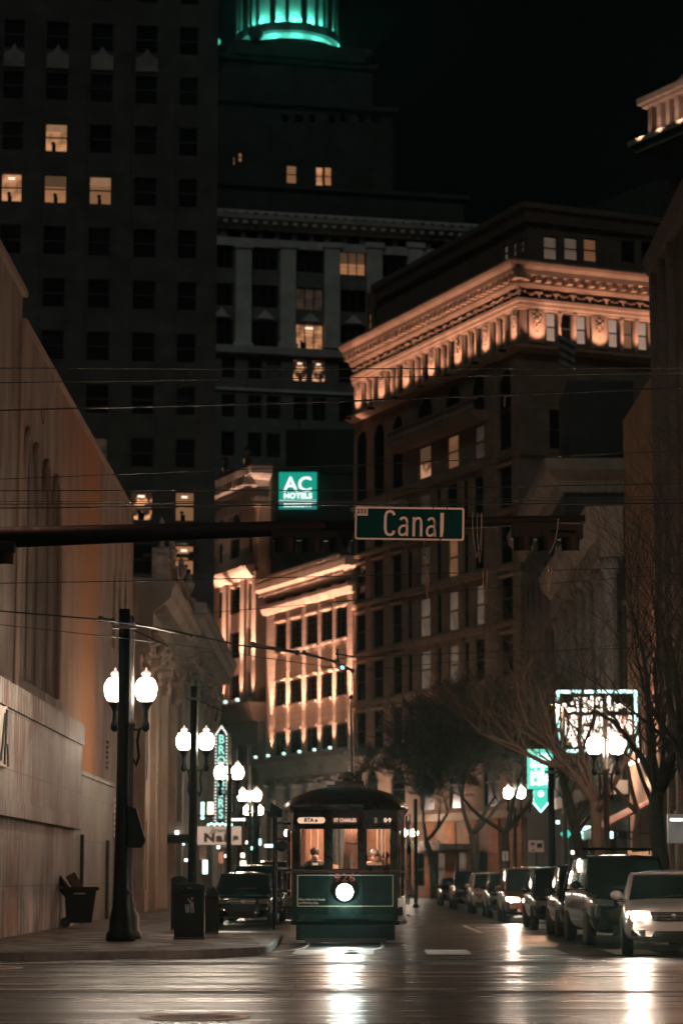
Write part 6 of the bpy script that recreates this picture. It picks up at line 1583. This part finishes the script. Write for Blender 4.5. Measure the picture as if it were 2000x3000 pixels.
# small signs on posts
def post_sign(label, px0, px1, py0, py1, D, mat, shape='rect', txt=None, mark=None, name='road_sign', cat='sign'):
    a, b = P(px0,py1,D), P(px1,py0,D); w_, h2 = b.x-a.x, b.z-a.z
    t = thing(name, label, cat, ((a.x+b.x)/2, D, .15)); z0 = a.z-.15
    mb = MB()
    if shape == 'diamond': mb.prism([(-w_/2,z0+h2/2),(0,z0),(w_/2,z0+h2/2),(0,z0+h2)], -.02, 0, 'y')
    else: mb.prism([(p[0],p[1]+z0+h2/2) for p in rrect(w_,h2,min(w_,h2)*.12)], -.02, 0, 'y')
    mb.build('panel', M[mat], t)
    mb = MB(); mb.tube([(0,.04,0),(0,.04,z0+h2*.9)], .03, 8); mb.build('post', M['dark_metal'], t)
    if mark:
        m = MB()
        for (x0,x1,y0,y1) in mark: m.box(x0*w_,x1*w_,-.026,-.021,z0+y0*h2,z0+y1*h2)
        m.build('printed_mark', M['frame_dark'] if 'em' not in mat else M['frame_dark'], t)
    if txt: text(txt, h2*.6, M['frame_dark'], t, (0,-.03,z0+h2*.5), sx=.9, bold=.005)
    return t
post_sign('white rectangular parking sign with small dark marks, before the dark tree', 1547,1592,2462,2496,88,'sign_lit' if 'sign_lit' in M else 'sign_white', mark=[(.05,.38,.35,.75),(-.35,-.1,.6,.8),(-.3,-.1,.1,.2),(-.25,-.22,.3,.58)])
post_sign('small plain white sign on a thin post above the row of cars', 1470,1488,2494,2522,90,'sign_white', mark=[(-.06,.06,.1,.9)])
post_sign('green diamond sign glowing beside a tree trunk', 1640,1672,2423,2463,98,'teal_bright','diamond', mark=None)
post_sign('white lit board with dark figures right of the diamond sign', 1693,1736,2436,2458,98,'teal_white', txt='0 1 3')
glow('lit_letters', 'pale teal lit lettering strip above the white board with figures', 'sign', 1697,1734,2420,2432,98.5,'teal_white')
glow('shop_lamp', 'round white lamp on the theatre wall beside the near tree', 'lamp', 1780,1796,2396,2406,103,'white_em')
glow('shop_lamp', 'second round white lamp right of its twin on the theatre wall', 'lamp', 1806,1820,2392,2402,101.6,'white_em')
glow('shop_lamp', 'small white lamp left of the leaning tree trunk', 'lamp', 1628,1638,2404,2414,118,'teal_white')
glow('shop_lamp', 'small white lamp just above the green diamond sign', 'lamp', 1650,1660,2392,2404,117,'teal_white')
glow('signal_lamp', 'cluster of white glints beside the road beyond the bronze car', 'lamp', 1672,1682,2492,2502,92,'white_em')
glow('bollard_lamp', 'vertical teal lit strip just right of the lamp post base', 'lamp', 1786,1795,2436,2456,97,'teal_white')
for k, (x, y, lab) in enumerate(((1843,2238,'first'),(1853,2233,'second'),(1866,2228,'third'),(1883,2219,'fourth'))):
    glow('eaves_lamp', lab+' of the row of round lamps under the eaves right of the marquee', 'lamp', x-5,x+5,y-5,y+5,99.5-k*1.6,'white_em')
light('SPOT', 'eaves_lamp_light', tuple(P(1880,2225,95)), 800, (1,.8,.72), .1, None, 90, tuple(P(1895,2500,96)), .8)
for px, py, D, e in ((1830,2260,100,300),):
    light('POINT', 'eaves_lamp_light', tuple(P(px,py,D)-Vector((.9,0,0))), e, (1,.78,.66), .1)
t = thing('awning', 'sloping rust-orange shop awning over the right pavement', 'awning', (RX-.02, 96, 2.8), 0)
mb = MB(); mb.add([(0,-5,1.6),(0,4,1.6),(-2.2,4,.5),(-2.2,-5,.5),(0,-5,1.52),(0,4,1.52),(-2.2,4,.42),(-2.2,-5,.42)], [(0,1,2,3),(4,7,6,5),(0,3,7,4),(1,5,6,2),(2,6,7,3)]); mb.build('canvas', M['orange_cloth'], t)
mb = MB(); mb.tube([(-2.2,-5,.42),(0,-5,.2)], .03, 6); mb.tube([(-2.2,4,.42),(0,4,.2)], .03, 6); mb.box(-2.3,-2.2,-5,4,.12,.5); mb.build('frame', M['dark_metal'], t)
glow('shop_sign_board', 'cream and orange shop board under the awning above the black SUV', 'sign', 1838,1906,2484,2508,80, em('board', (.75,.4,.22), .9, (.5,.22,.1), 3))
glow('shopfront_display', 'warm orange lit shopfront beside the board under the awning', 'shopfront', 1905,1925,2480,2560,84, em('sf', (.35,.14,.05), .9, (.2,.08,.03), 2), .3)
glow('shopfront_display', 'grey lit shop window with bright top at the far right edge', 'shopfront', 1955,2080,2385,2470,80, em('sf2', (.05,.055,.05), 1, (.12,.11,.10), 1.5), .3)
glow('strip_lamp', 'bright strip lamp above the grey shop window at the right edge', 'strip light', 1962,1998,2398,2405,79.8,'white_em')
glow('purple_lamp', 'small violet and white lit strip on the pale building wall', 'neon tube', 1652,1668,1632,1662,118, em('violet', (.45,.32,.6), .8))
glow('purple_lamp', 'tiny violet lamp below the larger violet strip', 'lamp', 1688,1698,1730,1740,118, em('violet2', (.3,.3,.65), .9))

# ================================================================== bare winter trees
def tree(label, x, y, H, seed, lean=(0,0), levels=6, r0=.2, spread=.55, fork=.34, twigs=1.0, name='bare_tree', group='bare street trees', bark='bark', rmin=.005, skel=None):
    rnd = random.Random(seed); t = thing(name, label, 'tree', (x,y,.15), 0, group); tr = MB(); cr = MB()
    def branch(p, d, L, r, lv):
        n = 4 if lv < 3 else 3; pts = [p]; rad = [max(r,rmin)]; q = p.copy(); dd = d.copy()
        for k in range(n):
            dd = (dd + Vector((rnd.uniform(-1,1),rnd.uniform(-1,1),rnd.uniform(-.35,.7)))*.17).normalized(); q = q+dd*(L/n); pts.append(q.copy()); rad.append(max(rmin, r*(1-.42*(k+1)/n)))
        (tr if lv < 3 else cr).tube(pts, rad, 8 if lv < 2 else (5 if lv < 3 else 3), cap=(lv < 3))
        if lv >= levels: return
        nb = rnd.choice([2,3,3]) if lv < 2 else rnd.choice([3,3,4])
        if lv >= 3: nb = int(nb*twigs+.5)
        for k in range(nb):
            i = n if k < 2 else rnd.randint(max(1,n-2), n); pp = pts[i]
            ax = Vector((rnd.uniform(-1,1),rnd.uniform(-1,1),rnd.uniform(-.3,.5))).normalized()
            nd = (dd*(1-spread*.45) + ax*spread*rnd.uniform(.7,1.25) + Vector((0,0,.10 if lv < 4 else .02))).normalized()
            branch(pp, nd, L*rnd.uniform(.62,.86), rad[i]*rnd.uniform(.6,.8), lv+1)
    if skel:
        D = y; o_ = Vector((x,y,.15))
        for pts, ra, rb in skel:
            w = [P(q[0],q[1],D+(q[2] if len(q) > 2 else 0))-o_ for q in pts]; f = []
            for i in range(len(w)-1):
                for k in range(3): f.append(w[i].lerp(w[i+1], k/3)+Vector((rnd.uniform(-1,1),rnd.uniform(-1,1),rnd.uniform(-1,1)))*.03*(i+k > 0))
            f.append(w[-1]); rr_ = [ra+(rb-ra)*k/(len(f)-1) for k in range(len(f))]; tr.tube(f, rr_, 9)
            for k in range(2, len(f)):
                if f[k].z < 2.6: continue
                for _ in range(1 if k < len(f)-1 else 3):
                    dd = ((f[k]-f[k-1]).normalized()*.8+Vector((rnd.uniform(-1,1),rnd.uniform(-1,1),rnd.uniform(-.2,.9)))*.8).normalized()
                    branch(f[k], dd, rnd.uniform(.9,1.7), max(.016, rr_[k]*.42), 3)
    else: branch(Vector((0,0,0)), Vector((lean[0],lean[1],1)).normalized(), H*fork, r0, 0)
    tr.build('trunk', M[bark], t, smooth=True); cr.build('crown', M[bark], t); return t
tx = lambda px, D: (px-1000)/F*D
M['bark_warm'] = pm('bark_warm', (.11,.064,.042), (.06,.038,.028), 6, .9, bump=.6, stretch=(1,1,.3))
tree('bare tree with a thick orange-lit fork between the marquee and the cars', tx(1752,78), 78, 11, 21, levels=6, twigs=.72, rmin=.004, bark='bark_warm', skel=[
  ([(1752,2640),(1748,2480),(1742,2350)], .21, .16), ([(1742,2350),(1690,2280,.4),(1630,2215,.8),(1590,2150,1),(1560,2060,1.2),(1548,1980,1.3)], .16, .04),
  ([(1655,2250,.5),(1590,2232,.2),(1530,2200,0),(1470,2170,-.3),(1405,2150,-.5)], .10, .03), ([(1742,2350),(1712,2260,1),(1695,2170,1.4),(1700,2060,1.6),(1720,1960,1.8)], .13, .03),
  ([(1744,2380),(1800,2290,-.8),(1850,2200,-1.2),(1880,2090,-1.4)], .12, .03), ([(1600,2170,1),(1545,2130,.8),(1520,2050,.7),(1508,1960,.6)], .07, .02)])
tree('bare tree with a dark leaning trunk in front of the green shield sign', tx(1712,85), 85, 11, 34, levels=6, twigs=.8, rmin=.004, bark='bark_dark', skel=[
  ([(1716,2620),(1700,2500),(1672,2380),(1650,2290),(1640,2220)], .22, .12), ([(1640,2220),(1622,2120,.5),(1618,2010,.8),(1630,1900,1)], .10, .03), ([(1650,2290),(1700,2210,-.6),(1735,2120,-1),(1745,2000,-1.2)], .09, .03), ([(1690,2440),(1730,2380,.6),(1765,2330,1),(1800,2240,1.4)], .08, .03)])
tree('large bare tree at the right edge reaching up past the orange wall', tx(1932,62), 62, 13, 48, levels=6, twigs=.75, rmin=.004, bark='bark_dark', skel=[
  ([(1938,2700),(1932,2520),(1922,2380),(1925,2320)], .24, .17), ([(1925,2320),(1890,2240,.6),(1840,2170,1),(1790,2110,1.3),(1735,2080,1.5)], .11, .03), ([(1925,2320),(1965,2230,-.5),(1988,2130,-.8),(1980,1980,-1),(1955,1840,-1.2)], .15, .04),
  ([(1930,2350),(1910,2200,.8),(1900,2040,1),(1880,1900,1.2),(1850,1790,1.4)], .11, .03), ([(1985,2130,-.8),(2040,2000,-1),(2030,1850,-1.1),(2010,1700,-1.2)], .10, .03), ([(1968,2225,-.5),(1930,2120,-.4),(1915,1990,-.2),(1925,1860,0),(1910,1740,.2)], .08, .02)])
tree('tall bare tree cut off by the right edge of the picture', tx(2030,57), 57, 13, 55, levels=6, twigs=.8, rmin=.004, bark='bark_dark', skel=[
  ([(2040,2760),(2035,2500),(2020,2320),(1995,2200)], .24, .15), ([(1995,2200),(1960,2060,.4),(1950,1920,.6),(1920,1780,.8)], .10, .03), ([(2010,2260),(2040,2100),(2030,1900),(2005,1720),(1985,1600)], .12, .03), ([(2005,2230),(1975,2170,-.5),(1930,2120,-.8),(1885,2010,-1),(1862,1900,-1.2)], .08, .02)])
tree('bare tree behind the lamp post, thin dark twigs over the marquee', tx(1850,91), 91, 14, 62, (-.05,0), 5, .22, .6, .26)
tree('dense dark twiggy tree beyond the parked cars, right of the streetcar', tx(1392,132), 132, 19, 71, (-.06,0), 7, .3, .8, .19, 1.4, name='dense_tree', group='dense trees beyond the cars', bark='bark_dark', rmin=.014)
tree('second dense dark tree whose crown hides the hotel base', tx(1270,152), 152, 20, 83, (-.04,0), 7, .3, .8, .18, 1.4, name='dense_tree', group='dense trees beyond the cars', bark='bark_dark', rmin=.016)
tree('dense dark tree nearer than its two neighbours, behind the parking sign', tx(1480,112), 112, 17, 92, (-.04,0), 7, .28, .75, .20, 1.3, name='dense_tree', group='dense trees beyond the cars', bark='bark_dark', rmin=.012)
mb = MB(); mb.lathe([(.16,0),(.16,.1),(.1,.2),(.09,5.2)], 10); o = mb.build('steel_post', M['black_metal']); o.location = (tx(1215,118),118,0); tag(o, 'broad dark post just right of the streetcar, before the brick base', 'post')
# ================================================================== tall street lights outside the picture, and added fill lights hidden in it
def high_lamp(label, x, y, z, e, col, reach=(0,0)):
    t = thing('tall_light', label, 'street light', (x,y,0), 0, 'tall street lights along the cross street')
    mb = MB(); mb.tube([(0,0,0),(0,0,z+.1)], [.12,.07], 10); mb.tube([(0,0,z+.1),(reach[0],reach[1],z+.25)], .05, 8); mb.build('pole', M['dark_metal'], t)
    mb = MB(); mb.box(reach[0]-.15,reach[0]+.15,reach[1]-.35,reach[1]+.35,z+.16,z+.3); mb.build('lamp_head', M['dark_metal'], t)
    light('POINT', 'lamp', (reach[0],reach[1],z), e, col, .12, t)
high_lamp('tall street light right of the crossing, outside the picture', 8.5, 27, 9.0, 1200, (1,.44,.25), (-1.5,0))
high_lamp('tall street light left of the crossing, outside the picture', -8.0, 34, 10.5, 560, (1,.42,.28), (.6,.8))
high_lamp('tall street light behind the camera on the left, outside the picture', -9, 6, 11.0, 1250, (1,.68,.54), (1.5,0))
high_lamp('tall street light to the right near the parked cars, outside the picture', 11.7, 70, 7.0, 800, (1,.46,.26), (-.5,0))
high_lamp('added fill light on a pole beyond the streetcar, hidden behind its roof', .4, 168, 7.4, 1000, (1,.45,.26), (-.9,0))  # unseen fill added to warm the grand hotel facade
high_lamp('added fill light on a pole by the floodlit hotel, hidden behind the streetcar roof', -.6, 181, 6.5, 1900, (1,.72,.58), (-.9,0))  # unseen fill added to brighten the floodlit building's base
high_lamp('added fill light on a pole behind the marquee, lighting the orange building', 8.6, 94, 7.9, 1700, (1,.50,.29), (-.3,0))  # unseen fill added to brighten the orange wall
# added fill from behind the camera, standing in for city glow
s = bpy.data.lights.new('facade_fill', 'SUN'); s.energy = .17; s.angle = R(12); s.color = (.86,1,.97)
so = bpy.data.objects.new('facade_fill', s); COL.objects.link(so); so.rotation_euler = (R(52), 0, R(-14))
w = bpy.data.worlds.new('World'); SC.world = w; w.use_nodes = True; nt = w.node_tree
bg = nt.nodes['Background']; sk = nt.nodes.new('ShaderNodeTexSky'); sk.sky_type = 'NISHITA'; sk.sun_disc = False; sk.sun_elevation = R(-8); sk.sun_rotation = R(194)
mx = nt.nodes.new('ShaderNodeMix'); mx.data_type = 'RGBA'; mx.blend_type = 'ADD'; mx.inputs['Factor'].default_value = 1; mx.inputs['B'].default_value = (.012,.020,.020,1)
nt.links.new(sk.outputs[0], mx.inputs['A']); nt.links.new(mx.outputs['Result'], bg.inputs['Color']); bg.inputs['Strength'].default_value = .05
# thin night air: soft halo round the lamps
def haze(density, g):
    m = bpy.data.materials.new('haze'); m.use_nodes = True; N = m.node_tree.nodes; L = m.node_tree.links; N.remove(N['Principled BSDF'])
    v = N.new('ShaderNodeVolumePrincipled'); v.inputs['Density'].default_value = density; v.inputs['Color'].default_value = (.50,.95,.90,1); v.inputs['Anisotropy'].default_value = g
    L.new(v.outputs[0], N['Material Output'].inputs['Volume'])
    mb = MB(); mb.box(-90,90,-30,330,-1,135); o = mb.build('haze', m); o['kind'] = 'stuff'
haze(.00015, .92)
# ================================================================== camera
cam = bpy.data.cameras.new('camera'); co = bpy.data.objects.new('camera', cam); COL.objects.link(co); SC.camera = co
cam.sensor_fit = 'VERTICAL'; cam.sensor_height = 36; cam.lens = F/3000*36; cam.clip_end = 3000; cam.clip_start = .1
co.location = (0,0,CH); co.rotation_euler = (math.pi/2+TH, 0, 0)
cam.dof.use_dof = True; cam.dof.focus_distance = 38; cam.dof.aperture_fstop = 1.8
SC.view_settings.view_transform = 'Standard'; SC.view_settings.look = 'None'; SC.view_settings.exposure = 0; SC.view_settings.gamma = 1
cy = SC.cycles
cy.use_denoising = True; cy.max_bounces = 5; cy.diffuse_bounces = 2; cy.glossy_bounces = 3; cy.transparent_max_bounces = 12; cy.transmission_bounces = 4
cy.sample_clamp_indirect = 3; cy.caustics_reflective = False; cy.caustics_refractive = False; cy.use_light_tree = True
for o in list(bpy.data.objects):
    if o.type == 'MESH' and not o.data.materials: print('no material', o.name)
